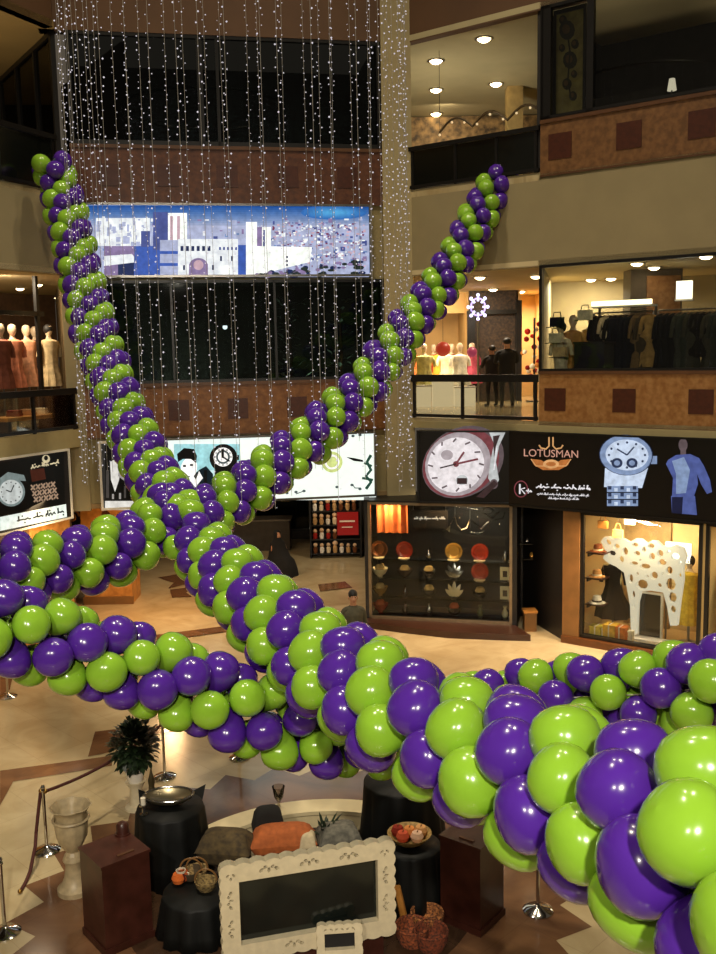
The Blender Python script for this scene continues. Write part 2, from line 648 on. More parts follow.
def window(name, fr, s0, s1, z0, z1, mull, fw=.07, pane=GLASS, fm=black, depth=.08, rails=()):
    o = bpy.data.objects.new(name, None); COL.objects.link(o); o.empty_display_size = .1
    o['kind'] = 'structure'
    mb = MB()
    for a, b in ((s0, s0 + fw), (s1 - fw, s1)):
        mb.bf(fr, a, b, -depth, .02, z0, z1)
    for z in (z0, z1 - fw):
        mb.bf(fr, s0, s1, -depth, .02, z, z + fw)
    for a, w in mull:
        mb.bf(fr, a - w / 2, a + w / 2, -depth, .02, z0, z1)
    for z in rails:
        mb.bf(fr, s0, s1, -depth, .01, z - .02, z + .02)
    mb.build('window_frame', fm, o)
    cuts = [s0 + fw] + [a for a, _ in mull] + [s1 - fw]
    for i in range(len(cuts) - 1):
        MB().bf(fr, cuts[i], cuts[i + 1], -depth * .6, -depth * .6 + .012, z0 + fw, z1 - fw).build('pane', pane, o)
    return o


window('window_1', T, .32, 6.97, 10.64, 12.92, [(3.05, .12), (3.42, .06)], .09, DARKGLASS)
window('window_2', T, .32, 6.97, 5.6, 7.82, [(2.25, .05), (4.5, .05)], .06, TINT)
# the glazed side of the tower going back on the left
cl = (-6.15, 20.6); cb = (-8.5, 24.0)
side = Fr(cb[0], cb[1], math.degrees(math.atan2(cl[1] - cb[1], cl[0] - cb[0])))
ln = math.hypot(cl[0] - cb[0], cl[1] - cb[1])
window('window_3', side, 0, ln, 10.3, 12.88, [(ln * .36, .08), (ln * .7, .08)], .1, DARKGLASS)
struct('wall_tower_side', MB().bf(side, 0, ln, -.2, 0, 9.5, 10.3).bf(side, 0, ln, -1.6, -1.5, 10.3, 12.9), darkwall)
struct('wall_tower_left', MB().wall((-6.3, 20.75), (-8.55, 27.6), 2.9, 9.55, .2), mat('gallery side wall', '#6f5a38', .7, var=.1))

# left wall, upper storeys
mb = MB().bf(L, -6.5, .36, -.2, 0, 7.93, 9.62)
struct('wall_left', mb, beige)
struct('trim_2', MB().bf(L, -6.5, .40, -.3, .04, 4.28, 4.66), mat('pale fascia', '#a39468', .6))
struct('wall_left_bulkhead', MB().bf(L, -6.5, .3, -.2, 0, 12.9, 22), brownwall)
struct('wall_left_rear', MB().wall((-8.5, 27.4), (-19.5, 11.5), 4.6, 7.95, .15), mat('left shop rear wall', '#5a4029', .7, var=.3))
struct('wall_left_top_rear', MB().wall((-10.0, 26.5), (-17, 11.5), 9.6, 12.9, .15), mat('dark rear wall', '#241d15', .8))
struct('trim_4', MB().bf(L, L.at(38, 330, -.9)[0] - .04, L.at(38, 330, -.9)[0] + .04, -.94, -.86, 4.62, 7.95).bf(L, -3, .5, -.94, -.86, 7.1, 7.2), black)

# gallery behind the gap on the right
struct('wall_gallery_left', MB().slab([(.95, 22.3), (1.18, 22.3), (1.18, 33), (.95, 33)], 2.99, 22), beige_dim)
Gm = mat('brown textured panel', '#4a3623', .6, scale=14, col2='#20170f', bump=.6, detail=8)
mb = MB()
mb.box(3.35, 4.78, 28.2, 28.5, 4.68, 7.9, 0)
struct('wall_gallery_middle', mb, Gm)
mb = MB().box(1.18, 7, 30.8, 31, 4.68, 7.9).box(3.3, 3.4, 28.4, 31, 4.68, 7.9).box(4.74, 4.84, 28.2, 31, 4.68, 7.9).box(5.75, 5.85, 27, 31, 4.68, 7.9)
mb.box(1.18, 3.35, 28.9, 29.1, 7.3, 7.9)
struct('wall_gallery_rear', mb, mat('shop cream wall', '#c9a468', .7, var=.1, scale=2))
struct('trim_3', MB().box(3.28, 3.5, 28.05, 28.25, 4.68, 7.3).box(4.7, 4.86, 28.0, 28.2, 4.68, 7.6).box(3.28, 4.86, 28.02, 28.2, 7.22, 7.34), black)
mb = MB().box(1.18, 8, 28.6, 28.8, 9.72, 12.9)
struct('wall_gallery_top_rear', mb, mat('mottled brown wallpaper', '#a08050', .7, scale=5, col2='#3a2c18', detail=9))
struct('column_gallery_top', MB().box(4.05, 4.45, 25.6, 26.0, 9.72, 12.93), mat('cream pillar', '#b59a62', .6))
struct('wall_gallery_top_shop', MB().box(1.18, 3.3, 27.6, 28.6, 9.72, 11.0), darkwall)

# boutique room on the first floor, right
boutA, boutB, boutC, boutD = (3.95, 20.1), (5.2, 25.4), (13.5, 21), rp(7, -.1)
mb = MB().wall((3.9, 19.98), boutB, 4.68, 7.9, -.08).wall(boutB, boutC, 4.68, 7.9, -.1)
struct('wall_boutique', mb, mat('boutique wall', '#a89a72', .6, var=.1, scale=2))
window('window_4', R, .0, 6.6, 5.72, 7.9, [(5.2, .05)], .06, GLASS)
struct('column_boutique', MB().box(6.15, 7.3, 21.5, 22.1, 4.68, 7.9, 0).box(6.5, 7.25, 21.46, 21.5, 6.55, 7.75, 1), [mat('boutique pillar', '#5a4c38', .6), stone])

# second floor right: dark shop front
window('window_5', R, .0, 6.6, 10.78, 12.95, [(.12, .2), (1.05, .14), (4.4, .1)], .06, GLASS)
mb = MB().bf(R, .0, 7, -3.2, -3.1, 9.72, 12.93).bf(R, -.1, .0, -3.2, -.05, 9.72, 12.93)
struct('wall_right_top_room', mb, darkwall)
# ------------------------------------------------------------------ ground floor, right
window('window_6', S1, -3.2, .04, .14, 2.84, [], .06, GLASS, mat('bronze frame', '#8b7a62', .3, .5))
arc = []
mb = MB()
plan_f = [(-.02, 20.95), (.9, 20.45), (1.9, 19.98), (2.9, 19.78), (3.62, 19.66)]
mb.slab(plan_f + [tuple(S1.p(.1, -.02, 0)[:2]), tuple(S1.p(-3.25, -.02, 0)[:2])], 0, .14)
struct('baseboard_right', mb, mat('dark brown plinth', '#3a2115', .35))
mb = MB().bf(S1, -3.25, .1, -1.3, -1.2, 0, 2.9).bf(S1, .04, .14, -1.3, 0, 0, 2.9)
mb.bf(S1, -3.25, .3, -1.3, .02, 2.84, 2.88).wall((.12, 21.2), (.3, 31.2), 0, 2.89, .12)
mb.bf(S1, -3.25, .1, -1.3, 0, .1, .14)
struct('wall_shop', mb, mat('black shop wall', '#120e0c', .4, var=.3, scale=4))
d0 = S1.p(.14, 0, 0); pr = R.p(.6, 0, 0)
struct('wall_doorway', MB().wall(rp(.62, 0), (3.3, 23.4), 0, 2.89, .1).box(1.5, 6.0, 23.4, 23.5, 0, 2.89).bf(S1, .1, .2, -3.0, -1.25, 0, 2.89), mat('doorway dark wall', '#15110e', .5, var=.4, scale=5))
struct('column_pilaster', MB().bf(R, .6, .97, -.15, .06, 0, 2.86), wood)
window('window_7', R, .97, 3.46, .16, 2.84, [], .07, GLASS, black)
window('window_8', R, 3.52, 6.6, .16, 2.84, [], .07, GLASS, black)
struct('baseboard_right_shop', MB().bf(R, .6, 7, -.05, .12, 0, .15), mat('brown plinth', '#5b3417', .35))
Msh = mat('lit shop wall', '#d9b878', .7, var=.08, scale=2)
mb = MB().bf(R, -.5, 7, -1.7, -1.6, .0, 2.86).bf(R, .9, 7, -1.7, -.05, .1, .155).bf(R, .9, 7, -1.7, -.02, 2.84, 2.88).bf(R, 3.46, 3.56, -1.6, -.02, .1, 2.86)
struct('wall_shop_right', mb, Msh)
mb = MB().bf(R, 1.35, 2.35, -1.6, -1.5, .16, 2.84).wall(rp(.99, -.1), rp(.3, -1.6), .16, 2.84, .03)
struct('wall_shop_backdrop', mb, mat('dark backdrop', '#a5834e', .6, var=.2))
# ------------------------------------------------------------------ ground floor, left and passage
mb = MB().bf(L, -6.5, -.05, -.15, 0, 0, 2.85)
for a in (-5.6, -4.7, -3.8, -2.9, -2.05, -1.72, -1.4):
    mb.bf(L, a, a + .12, -.02, .03, 0, 2.8, 1)
struct('wall_left_shop', mb, [woodlight, wood])
def arch(fr, sc_, w, z0, zs, t, n=14):
    pts = [fr.p(sc_ - w, t, z0), fr.p(sc_ + w, t, z0)]
    for i in range(n + 1):
        a = math.pi * i / n
        pts.append(fr.p(sc_ + w * math.cos(a), t, zs + w * math.sin(a)))
    return pts
d1 = bpy.data.objects.new('door_1', None); COL.objects.link(d1); d1['kind'] = 'structure'
MB().prism(arch(L, -.72, .38, 0, 2.15, .03), L.n * .03).build('door_leaf', blackmat, d1)
mb = MB()
ap = arch(L, -.72, .42, 0, 2.15, .05)
mb.tube(ap[1:], .04, 6); mb.tube([ap[0], ap[-1]], .04, 6)
mb.build('door_frame', wood, d1)
struct('wall_passage_left', MB().wall((-6.35, 20.7), (-11.6, 31.5), 0, 2.9, -.15), mat('passage wall', '#6b4a28', .6, var=.3))
mb = MB().box(-6.95, -5.75, 23.4, 24.3, 0, 2.9, 0)
mb.box(-6.98, -5.72, 23.36, 23.4, 2.62, 2.72, 1).box(-6.98, -5.72, 23.36, 23.4, 0, .2, 1)
mb.prism([(-6.3 + .1 * math.cos(i * math.pi / 6), 23.39, 2.3 + .1 * math.sin(i * math.pi / 6)) for i in range(12)], (0, -.02, 0), 2)
struct('column_passage', mb, [woodlight, wood, stone_dk])
mb = MB().box(-12, 1.2, 31.4, 31.6, 0, 2.9, 0)
struct('wall_passage_rear', mb, darkgrey)
window('window_9', W0, -5.3, -1.6, .3, 2.6, [(-3.45, .06)], .06, TINT, black)
for o in bpy.data.objects:
    pass
bpy.data.objects['window_9'].location = (0, 31.3, 0)


# ------------------------------------------------------------------ railings (each run is one thing)
def railing(label, fr, s0, s1, z0, z1, posts, group=None, topm=black, panel=TINT, low=True, top_h=.1, pt=.03):
    t = thing('railing', label, 'railing', fr.p((s0 + s1) / 2, 0, z0), group)
    MB().bf(fr, s0, s1, -.06, .05, z1 - top_h, z1).build('top_rail', topm, t)
    if low:
        MB().bf(fr, s0, s1, -.04, .03, z0 + .02, z0 + .09).build('bottom_rail', black, t)
    for a in posts:
        MB().bf(fr, a - pt, a + pt, -.04, .02, z0, z1 - top_h).build('post', black, t)
    for i in range(len(posts) - 1):
        MB().bf(fr, posts[i] + pt, posts[i + 1] - pt, -.015, -.003, z0 + .095, z1 - top_h - .005).build('glass_panel', panel, t)
    return t


railing('black railing with clear glass in front of the two standing people', R, -3.2, -.02, 4.68, 5.66, [-3.12, -1.85, -.08], panel=GLASS, top_h=.16)
railing('dark railing with smoked panels on the top gallery under the spotlights', R, -3.2, -.02, 9.76, 10.68, [-3.1, -2.0, -1.0, -.1], panel=mat('smoked panel', '#10120f', .12, spec=.6), top_h=.09)
railing('black railing with glass in front of the dressed mannequins', L, -6, .36, 4.66, 5.55, [-5.9, -4.5, -3.1, -2.4, -.9, .3], panel=GLASS, top_h=.13)
railing('dark railing on the left top gallery beside the glazed tower corner', L, -6, .2, 9.62, 10.75, [-5.9, -4.4, -2.9, -1.4, .1], panel=mat('smoked panel', '#10120f', .12), top_h=.1)
# ------------------------------------------------------------------ balloon garlands
def latex(name, c):
    m = bpy.data.materials.new(name); m.use_nodes = True
    b = m.node_tree.nodes['Principled BSDF']; nt = m.node_tree
    tc = nt.nodes.new('ShaderNodeTexCoord'); nz = nt.nodes.new('ShaderNodeTexNoise'); nz.inputs['Scale'].default_value = 2.2
    rp_ = nt.nodes.new('ShaderNodeValToRGB')
    cc = lin(c)
    rp_.color_ramp.elements[0].color = (*[x * .86 for x in cc], 1); rp_.color_ramp.elements[1].color = (*[min(1, x * 1.12) for x in cc], 1)
    nt.links.new(tc.outputs['Object'], nz.inputs['Vector']); nt.links.new(nz.outputs['Fac'], rp_.inputs['Fac'])
    nt.links.new(rp_.outputs['Color'], b.inputs['Base Color'])
    b.inputs['Roughness'].default_value = .2
    b.inputs['Specular IOR Level'].default_value = .45
    b.inputs['Coat Weight'].default_value = .25; b.inputs['Coat Roughness'].default_value = .08
    b.inputs['Subsurface Weight'].default_value = 0.0
    MATS[name] = m
    return m


PURPLE = latex('purple latex', '#4c2492')
GREEN = latex('lime green latex', '#86b531')


def balloon_mesh(name, m):
    prof = [(.012, -.60), (.030, -.585), (.014, -.555), (.045, -.525), (.13, -.455), (.235, -.36), (.345, -.235), (.43, -.10), (.478, .04), (.488, .15), (.455, .29), (.375, .405), (.26, .478), (.13, .515), (.0005, .527)]
    mb = MB().lathe(prof, n=20, caps=False)
    o = mb.build(name, m)
    me = o.data
    bpy.data.objects.remove(o)
    return me


BM = [balloon_mesh('balloon_purple', PURPLE), balloon_mesh('balloon_green', GREEN)]


def catmull(pts, step):
    P = [pts[0] * 2 - pts[1]] + pts + [pts[-1] * 2 - pts[-2]]
    dense = []
    for i in range(1, len(P) - 2):
        p0, p1, p2, p3 = P[i - 1], P[i], P[i + 1], P[i + 2]
        for k in range(60):
            t = k / 60
            dense.append(.5 * ((2 * p1) + (p2 - p0) * t + (2 * p0 - 5 * p1 + 4 * p2 - p3) * t * t + (3 * p1 - p0 - 3 * p2 + p3) * t ** 3))
    dense.append(P[-2])
    out = [dense[0]]; acc = 0; run = 0
    tot = sum((b - a).length for a, b in zip(dense, dense[1:]))
    for a, b in zip(dense, dense[1:]):
        d = (b - a).length
        acc += d; run += d
        if acc >= step(run / tot):
            out.append(b); acc = 0
    return out


def garland(label, ctrl, hand, phase, D=.36, ax=.52, rad=.66, seed=1, D1=None):
    rnd = random.Random(seed)
    D0 = D; D1 = D1 or D
    pts = catmull([at(*c) for c in ctrl], (lambda f: (D0 + (D1 - D0) * min(1, f * 1.25)) * ax))
    root = thing('balloon_garland', label, 'balloon garland', pts[0], 'balloon garlands across the atrium')
    off = ORG[root.name]
    MB().tube(pts[::2] + [pts[-1]], .004, 5).build('cord', mat('garland cord', '#cfc6a8', .6), root)
    e1 = None; items = []
    for i, p in enumerate(pts):
        d = (pts[min(i + 1, len(pts) - 1)] - pts[max(i - 1, 0)]).normalized()
        ref = e1 if e1 is not None else Vector((0, 0, 1))
        e1 = (ref - d * ref.dot(d)).normalized(); e2 = d.cross(e1)
        D = D0 + (D1 - D0) * min(1, i / (len(pts) - 1) * (1.25 if D1 > D0 else 1))
        for k in range(4):
            a = phase + hand * i * math.pi / 4 + k * math.pi / 2 + rnd.uniform(-.10, .10)
            rd = (e1 * math.cos(a) + e2 * math.sin(a))
            ddir = (rd + d * rnd.uniform(-.16, .16)).normalized()
            sc1 = D * rnd.uniform(.93, 1.08)
            c = p + rd * D * (rad + rnd.uniform(-.04, .05)) + d * D * rnd.uniform(-.07, .07)
            view = (CAM - c)
            dist = view.length
            facing = rd.dot(view.normalized())
            q = c - CAM
            w = q.dot(CF)
            ux, uy = CX + F * q.dot(CR) / max(w, .01), CY - F * q.dot(CU) / max(w, .01)
            inside = w > .3 and -15 < ux < 731 and -15 < uy < 969
            score = (1 / dist ** 2) * (1.0 if facing > .1 else .35 if facing > -.35 else .08) * (1 if inside else .01)
            sz = (1.0 * rnd.uniform(.97, 1.03), 1.0, rnd.uniform(.98, 1.12))
            items.append((score, k % 2, c, ddir, sc1, sz, rnd.uniform(0, 6.28)))
    items.sort(key=lambda x: -x[0])
    rest = MB()
    for n, (s_, ci, c, dd, sc1, sz, spin) in enumerate(items):
        q = dd.to_track_quat('Z', 'Y') @ Quaternion((0, 0, 1), spin)
        mtx = Matrix.Translation(c - off) @ q.to_matrix().to_4x4() @ Matrix.Diagonal((sc1 * sz[0], sc1 * sz[1], sc1 * sz[2], 1))
        if n < 100:
            o = bpy.data.objects.new('balloon', BM[ci])
            COL.objects.link(o); o.parent = root
            o.matrix_local = mtx
            o['label'] = ['purple balloon', 'lime green balloon'][ci]
        else:
            me = BM[ci]
            mtx = Matrix.Translation(off) @ mtx
            rest.add([mtx @ v.co for v in me.vertices], [tuple(p.vertices) for p in me.polygons], ci)
    if rest.v:
        o = rest.build('balloons', [PURPLE, GREEN], root, ang=180)
        o['kind'] = 'stuff'
    return root


garland('purple and lime balloon garland rising to the top gallery railing on the right',
        [(503, 172, 20.3), (485, 205, 20.0), (462, 248, 19.3), (437, 290, 18.5), (405, 332, 17.6), (370, 380, 16.7), (335, 417, 15.9), (295, 452, 15.1), (250, 488, 14.2), (212, 512, 13.4), (188, 530, 12.75)],
        -1, .3, ax=.68, seed=3)
garland('purple and lime balloon garland climbing past the left edge of the city light box',
        [(52, 165, 18.6), (62, 200, 18.6), (72, 240, 18.2), (86, 300, 17.6), (104, 360, 16.7), (124, 415, 15.7), (148, 466, 14.6), (168, 502, 13.6), (183, 527, 12.9)],
        1, .2, ax=.56, seed=5)
garland('short upper balloon garland running from the crossing to the left edge',
        [(170, 510, 13.2), (148, 533, 12.5), (118, 550, 11.8), (82, 560, 11.2), (44, 566, 10.6), (5, 573, 10.0), (-35, 580, 9.5), (-180, 590, 9.2), (-420, 570, 9.2)],
        -1, .5, ax=.72, seed=7)
garland('large balloon garland sweeping down to the near right corner',
        [(196, 545, 12.3), (222, 572, 11.4), (258, 607, 10.2), (303, 645, 9.1), (352, 685, 8.1), (412, 720, 7.2), (482, 756, 6.35), (552, 788, 5.65), (624, 818, 4.95), (690, 846, 4.35), (770, 888, 3.75), (880, 935, 3.3), (1100, 985, 2.9), (1500, 960, 2.6)],
        1, .0, ax=.74, seed=11, D1=.43)
garland('balloon garland dipping above the bushy plant and passing behind the large one',
        [(-500, 540, 8.6), (-250, 572, 8.2), (-110, 596, 8.05), (-45, 612, 8.1), (0, 626, 8.3), (60, 645, 8.6), (130, 665, 8.9), (200, 692, 9.1), (262, 716, 9.3), (330, 735, 9.7), (400, 733, 9.9), (465, 715, 9.9), (520, 702, 9.6), (575, 697, 9.2), (632, 695, 8.8), (690, 690, 8.4), (750, 680, 8.0), (900, 655, 7.9), (1150, 600, 8.0), (1400, 520, 8.2)],
        -1, .9, ax=.74, seed=13)

# ------------------------------------------------------------------ curtain of fairy lights
cc0 = Vector((-1.60, 13.9, 0)); CRAD = 2.36; ZT = 13.2
curt = thing('light_curtain', 'round curtain of hanging white fairy light strands in front of the glazed tower', 'fairy lights', (cc0.x, cc0.y, ZT))
MB().tube([(cc0.x + CRAD * math.cos(i * math.pi / 24), cc0.y + CRAD * math.sin(i * math.pi / 24), ZT) for i in range(49)], .03, 8, caps=False).build('ring', steel, curt)
for k in range(4):
    a = math.pi / 4 + k * math.pi / 2
    MB().tube([(cc0.x + CRAD * math.cos(a), cc0.y + CRAD * math.sin(a), ZT), (cc0.x, cc0.y, 22)], .006, 5).build('suspension_cable', steel, curt)
wire_m = mat('clear light wire', '#aaa49a', .5)
bulb_m = em('#ece6f2', .72)
rnd = random.Random(21)
NS = 46
for k in range(NS):
    a = 2 * math.pi * (k + rnd.uniform(-.3, .3)) / NS
    x, y = cc0.x + CRAD * math.cos(a), cc0.y + CRAD * math.sin(a)
    zb = 4.35 + rnd.uniform(-.15, .5)
    lean = rnd.uniform(-.05, .05)
    path = [(x + lean * j / 6, y, ZT + (zb - ZT) * j / 6) for j in range(7)]
    st = MB().tube(path, .0028, 4).build('light_strand', wire_m, curt)
    bm_ = MB()
    z = ZT - rnd.uniform(0, .12)
    while z > zb:
        f = (ZT - z) / (ZT - zb)
        b = Vector((x + lean * f + rnd.uniform(-.035, .035), y + rnd.uniform(-.035, .035), z))
        r = rnd.uniform(.0065, .0135)
        bm_.add([b + Vector(v) * r for v in ((1, 0, 0), (0, 1, 0), (-1, 0, 0), (0, -1, 0), (0, 0, 1), (0, 0, -1))],
                [(0, 1, 4), (1, 2, 4), (2, 3, 4), (3, 0, 4), (1, 0, 5), (2, 1, 5), (3, 2, 5), (0, 3, 5)])
        z -= rnd.uniform(.06, .125)
    ORG[st.name] = ORG[curt.name]
    o = bm_.build('bulbs', bulb_m, st, smooth=False)
    o['kind'] = 'stuff'
# ------------------------------------------------------------------ light boxes and signs
def lightbox(name, label, cat, fr, s0, s1, z0, z1, framem, basem, layers, mats, fw=.06, depth=.12, tilt=None):
    t = thing(name, label, cat, fr.p((s0 + s1) / 2, 0, z0))
    mb = MB()
    mb.bf(fr, s0, s1, -.02, depth, z0, z0 + fw).bf(fr, s0, s1, -.02, depth, z1 - fw, z1)
    mb.bf(fr, s0, s0 + fw, -.02, depth, z0 + fw, z1 - fw).bf(fr, s1 - fw, s1, -.02, depth, z0 + fw, z1 - fw)
    mb.build('frame', framem, t)
    pn = MB().bf(fr, s0 + fw, s1 - fw, 0, depth - .03, z0 + fw, z1 - fw).build('panel', basem, t)
    art(fr, layers, depth - .028).build('picture', mats, pn, smooth=False)
    return t


rnd = random.Random(4)
# --- city panorama on the tower
pm = [em('#1f5fae', .75, False, .28), em('#7f9fd8', .7, False, .28), em('#b9c2e6', .8, False, .28), em('#e9f0fb', 1.0, False, .28), em('#f6fff6', 1.15, False, .28), em('#3c63c4', .75, False, .28), em('#16306e', .5, False, .28), em('#2d3b3a', .5, False, .28), em('#9a86b8', .7, False, .28), em('#d9b6c6', .8, False, .28), em('#4f5fa8', .7, False, .28), em('#8a3f62', .7, False, .28), em('#58b4ea', .9, False, .28)]
ly = []
for i in range(10):
    f = i / 9
    pm.append(em('#%02x%02x%02x' % (int(28 + 150 * f), int(88 + 100 * f), int(172 + 50 * f)), .78, False, .2))
    ly.append((rect(84, 205.5 + 2.2 * i, 369, 208 + 2.2 * i), 13 + i))
ly.append((rect(84, 226, 369, 277), 2))
for i in range(9):
    f = i / 8
    pm.append(em('#%02x%02x%02x' % (int(50 + 36 * f), int(112 + 60 * f), int(190 + 40 * f)), .82, False, .2))
    ly.append((ellpts(334, 212.5, 33 - i * 3, 7.2 - i * .7), len(pm) - 1))
for i in range(260):
    x = rnd.uniform(86, 366); y = rnd.uniform(218, 268); w = rnd.uniform(1.2, 5); h = rnd.uniform(1.2, 5)
    ly.append((rect(x, y, min(x + w, 368), y + h), rnd.choice([1, 2, 3, 8, 10, 2, 3])))
for i in range(420):
    x = rnd.uniform(272, 364); y = rnd.uniform(222, 266); w = rnd.uniform(.8, 3); h = rnd.uniform(.7, 2.2)
    ly.append((rect(x, y, x + w, y + h), rnd.choice([3, 8, 9, 9, 10, 4, 2, 11])))
ly.append((rect(96, 218, 150, 246), 3))
for i in range(90):
    x = rnd.uniform(96, 148); y = rnd.uniform(216, 244)
    ly.append((rect(x, y, x + rnd.uniform(1, 5), y + rnd.uniform(2, 9)), rnd.choice([2, 3, 3, 4, 2])))
ly.append((rect(104, 246, 135, 276), 8)); ly.append((rect(118, 258, 140, 277), 6)); ly.append(([(104, 256), (132, 254), (138, 262), (104, 266)], 3))
ly.append((rect(134, 246, 161, 277), 5)); ly.append((rect(141, 231, 150, 247), 10)); ly.append((rect(153, 212, 168, 250), 10)); ly.append((rect(168, 213, 187, 241), 4))
ly.append((rect(170, 216, 173, 240), 9)); ly.append((rect(177, 216, 180, 240), 9))
ly.append((rect(160, 240, 180, 277), 2)); ly.append((rect(178, 239, 238, 277), 3)); ly.append((rect(160, 251, 178, 254), 5)); ly.append((rect(160, 263, 178, 266), 5))
for i in range(6):
    ly.append((rect(180.5 + i * 5.4, 246, 183.5 + i * 5.4, 251), 6))
for i in range(5):
    ly.append((rect(219 + i * 4, 247, 221 + i * 4, 250), 10))
for x, y in ((183, 265), (212, 265), (220, 256), (231, 256)):
    ly.append((rect(x, y, x + 2, y + 5), 6))
ly.append((rect(189, 264, 208, 277), 8)); ly.append((ellpts(198.5, 266, 9.5, 8), 8)); ly.append((ellpts(198.5, 265, 5, 5), 9)); ly.append((ellpts(226, 270, 5, 5), 4))
ly.append((rect(238, 245, 246, 277), 5)); ly.append((rect(246, 222, 257, 272), 4)); ly.append((rect(257, 227, 263, 247), 8)); ly.append((rect(262, 227, 271, 250), 4)); ly.append((rect(263, 230, 265, 248), 10))
ly.append(([(246, 246), (312, 247), (310, 262), (285, 268), (250, 277), (246, 277)], 4))
for y in (256, 260, 264):
    ly.append((rect(286, y, 288, y + 2), 6))
for i in range(60):
    x = rnd.uniform(252, 366); y = rnd.uniform(max(261, 275 - (x - 250) * .14), 276)
    ly.append((ellpts(x, y, rnd.uniform(2, 5), rnd.uniform(1, 2.2), 7), rnd.choice([7, 7, 6, 8])))
lightbox('light_box', 'long blue backlit city panorama with white towers on the tower front', 'light box', T, .44, 6.68, 7.87, 9.43, steel, em('#8ea6da', .75, False, .28), [l for l in ly if l], pm, .05, .14)

# --- advertisement light box below the tower, right of the small one
pm = [em('#f4fff4', 1.02, False, .05), em('#9fd8de', 1.0, False, .28), em('#c9ecee', 1.1, False, .28), em('#0c0d10', .3, False, .28), em('#f7f4ee', 1.2, False, .28), em('#142a35', .5, False, .28), em('#5c6a6c', .6, False, .28), em('#cfdc8a', 1.0, False, .28), em('#2c5a4a', .6, False, .28)]
ly = [(rect(174, 444, 240, 501), 1), (rect(174, 470, 240, 501), 2), (rect(240, 440, 256, 500), 0), (rect(256, 436, 376, 500), 0)]
ly += [([(178, 503), (181, 487), (190, 478), (199, 470), (206, 466), (213, 474), (215, 503)], 5), (ellpts(189, 468, 8, 11, rot=12), 4), ([(183, 476), (191, 472), (196, 480), (189, 486)], 4),
       ([(178, 462), (177, 454), (184, 448), (194, 449), (197, 456), (196, 463), (191, 459), (183, 459)], 3), (rect(183, 465, 186, 467), 3), (rect(190, 464, 193, 466), 3), (rect(185, 476, 190, 477), 6),
       ([(199, 471), (196, 480), (189, 486), (193, 490), (203, 478)], 4), (rect(204, 470, 207, 486), 3)]
ly += [(ellpts(223.5, 458, 14, 14), 3), (ellpts(223, 457, 9.5, 9.5), 4), (ellpts(223, 457, 7, 7), 6), (ellpts(223, 457, 5, 5), 4), (rect(215, 468, 232, 502), 3), (rect(221.5, 449, 224, 458), 3), (stroke([(223, 457), (229, 461)], 1.6)[0], 3), (rect(236, 455, 239, 460), 3)]
for a in range(12):
    ly.append((ellpts(223 + 8 * math.cos(a * .524), 457 + 8 * math.sin(a * .524), .8, .8, 6), 3))
ly += [(ellpts(332, 462, 10.5, 10.5), 7), (ellpts(332, 462, 7.5, 7.5), 4), (ellpts(332, 462, 5.5, 5.5), 7)]
ly += [([(346, 457), (354, 458), (363, 460), (363, 462), (354, 461)], 3)]
ly += [(q, 8) for q in stroke([(371, 455), (367, 462), (371, 470), (366, 476), (371, 482), (366, 489)], 3)] + [(q, 8) for q in stroke([(364, 463), (372, 466)], 2)] + [(q, 8) for q in stroke([(362, 478), (373, 480)], 2.4)]
for x, y in ((287, 493), (296, 492), (304, 491), (337, 487), (352, 485), (360, 489), (353, 436), (360, 435)):
    ly += [(ellpts(x, y, 1.8, 1.4, 7), 6)]
ly += [(q, 6) for q in stroke([(352, 484), (355, 488), (361, 488)], 1)] + [(q, 6) for q in stroke([(296, 494), (304, 491)], .9)]
lightbox('light_box', 'bright white backlit watch advertisement with a dark haired person below the tower', 'light box', T, 1.98, 6.7, 2.9, 4.40, steel, em('#eefbf6', 1.0, False, .05), ly, pm, .05, .16)
pm = [em('#0b0b0c', .2, False, .28), em('#e8e6e0', .9, False, .28), em('#b8b4b0', .7, False, .28), em('#5a5552', .5, False, .28)]
ly = [(rect(105, 446, 165, 500), 0), (rect(105, 501, 166, 510), 1)]
ly += [([(110, 462), (117, 458), (121, 466), (119, 480), (115, 492), (111, 480)], 1), ([(119, 470), (128, 478), (126, 482), (118, 476)], 2), (ellpts(115, 456, 3, 4), 2), (rect(106, 470, 109, 498), 3), (rect(124, 486, 126, 498), 3), (rect(131, 484, 134, 499), 3), (rect(112, 494, 114, 499), 2), (rect(119, 493, 121, 499), 2)]
lightbox('light_box', 'narrow black and white backlit poster panel behind the climbing balloon garland', 'light box', T, .55, 1.94, 2.86, 4.38, white, em('#3a3836', .5, False, .28), ly, pm, .05, .14)

# --- sign over the shops on the left wall
pm = [em('#0d0906', .25, False, .28), em('#cfd6d4', .8, False, .28), em('#8fa0a0', .6, False, .28), em('#5a2716', .45, False, .28), em('#b89a80', .7, False, .28), em('#d8c9a2', .9, False, .28), em('#e4efe6', 1.05, False, .28), em('#1a1712', .2, False, .28)]
ly = [([(0, 463), (64, 452), (65, 503), (0, 516)], 0), ([(0, 517), (66, 504), (67, 517), (0, 531)], 6)]
ly += [([(0, 478), (8, 472), (24, 475), (26, 481), (8, 480), (0, 486)], 2), (ellpts(11, 492, 14, 14.5), 2), (ellpts(11, 492, 11.8, 12.3), 1)]
for a in range(12):
    ly.append((ellpts(11 + 9.5 * math.cos(a * .524), 492 + 9.8 * math.sin(a * .524), .7, .7, 6), 7))
ly += [(stroke([(11, 492), (14, 485)], 1)[0], 7), (stroke([(11, 492), (6, 490)], 1)[0], 7)]
ly += [([(30, 470), (44, 468), (46, 479), (32, 482)], 3)]
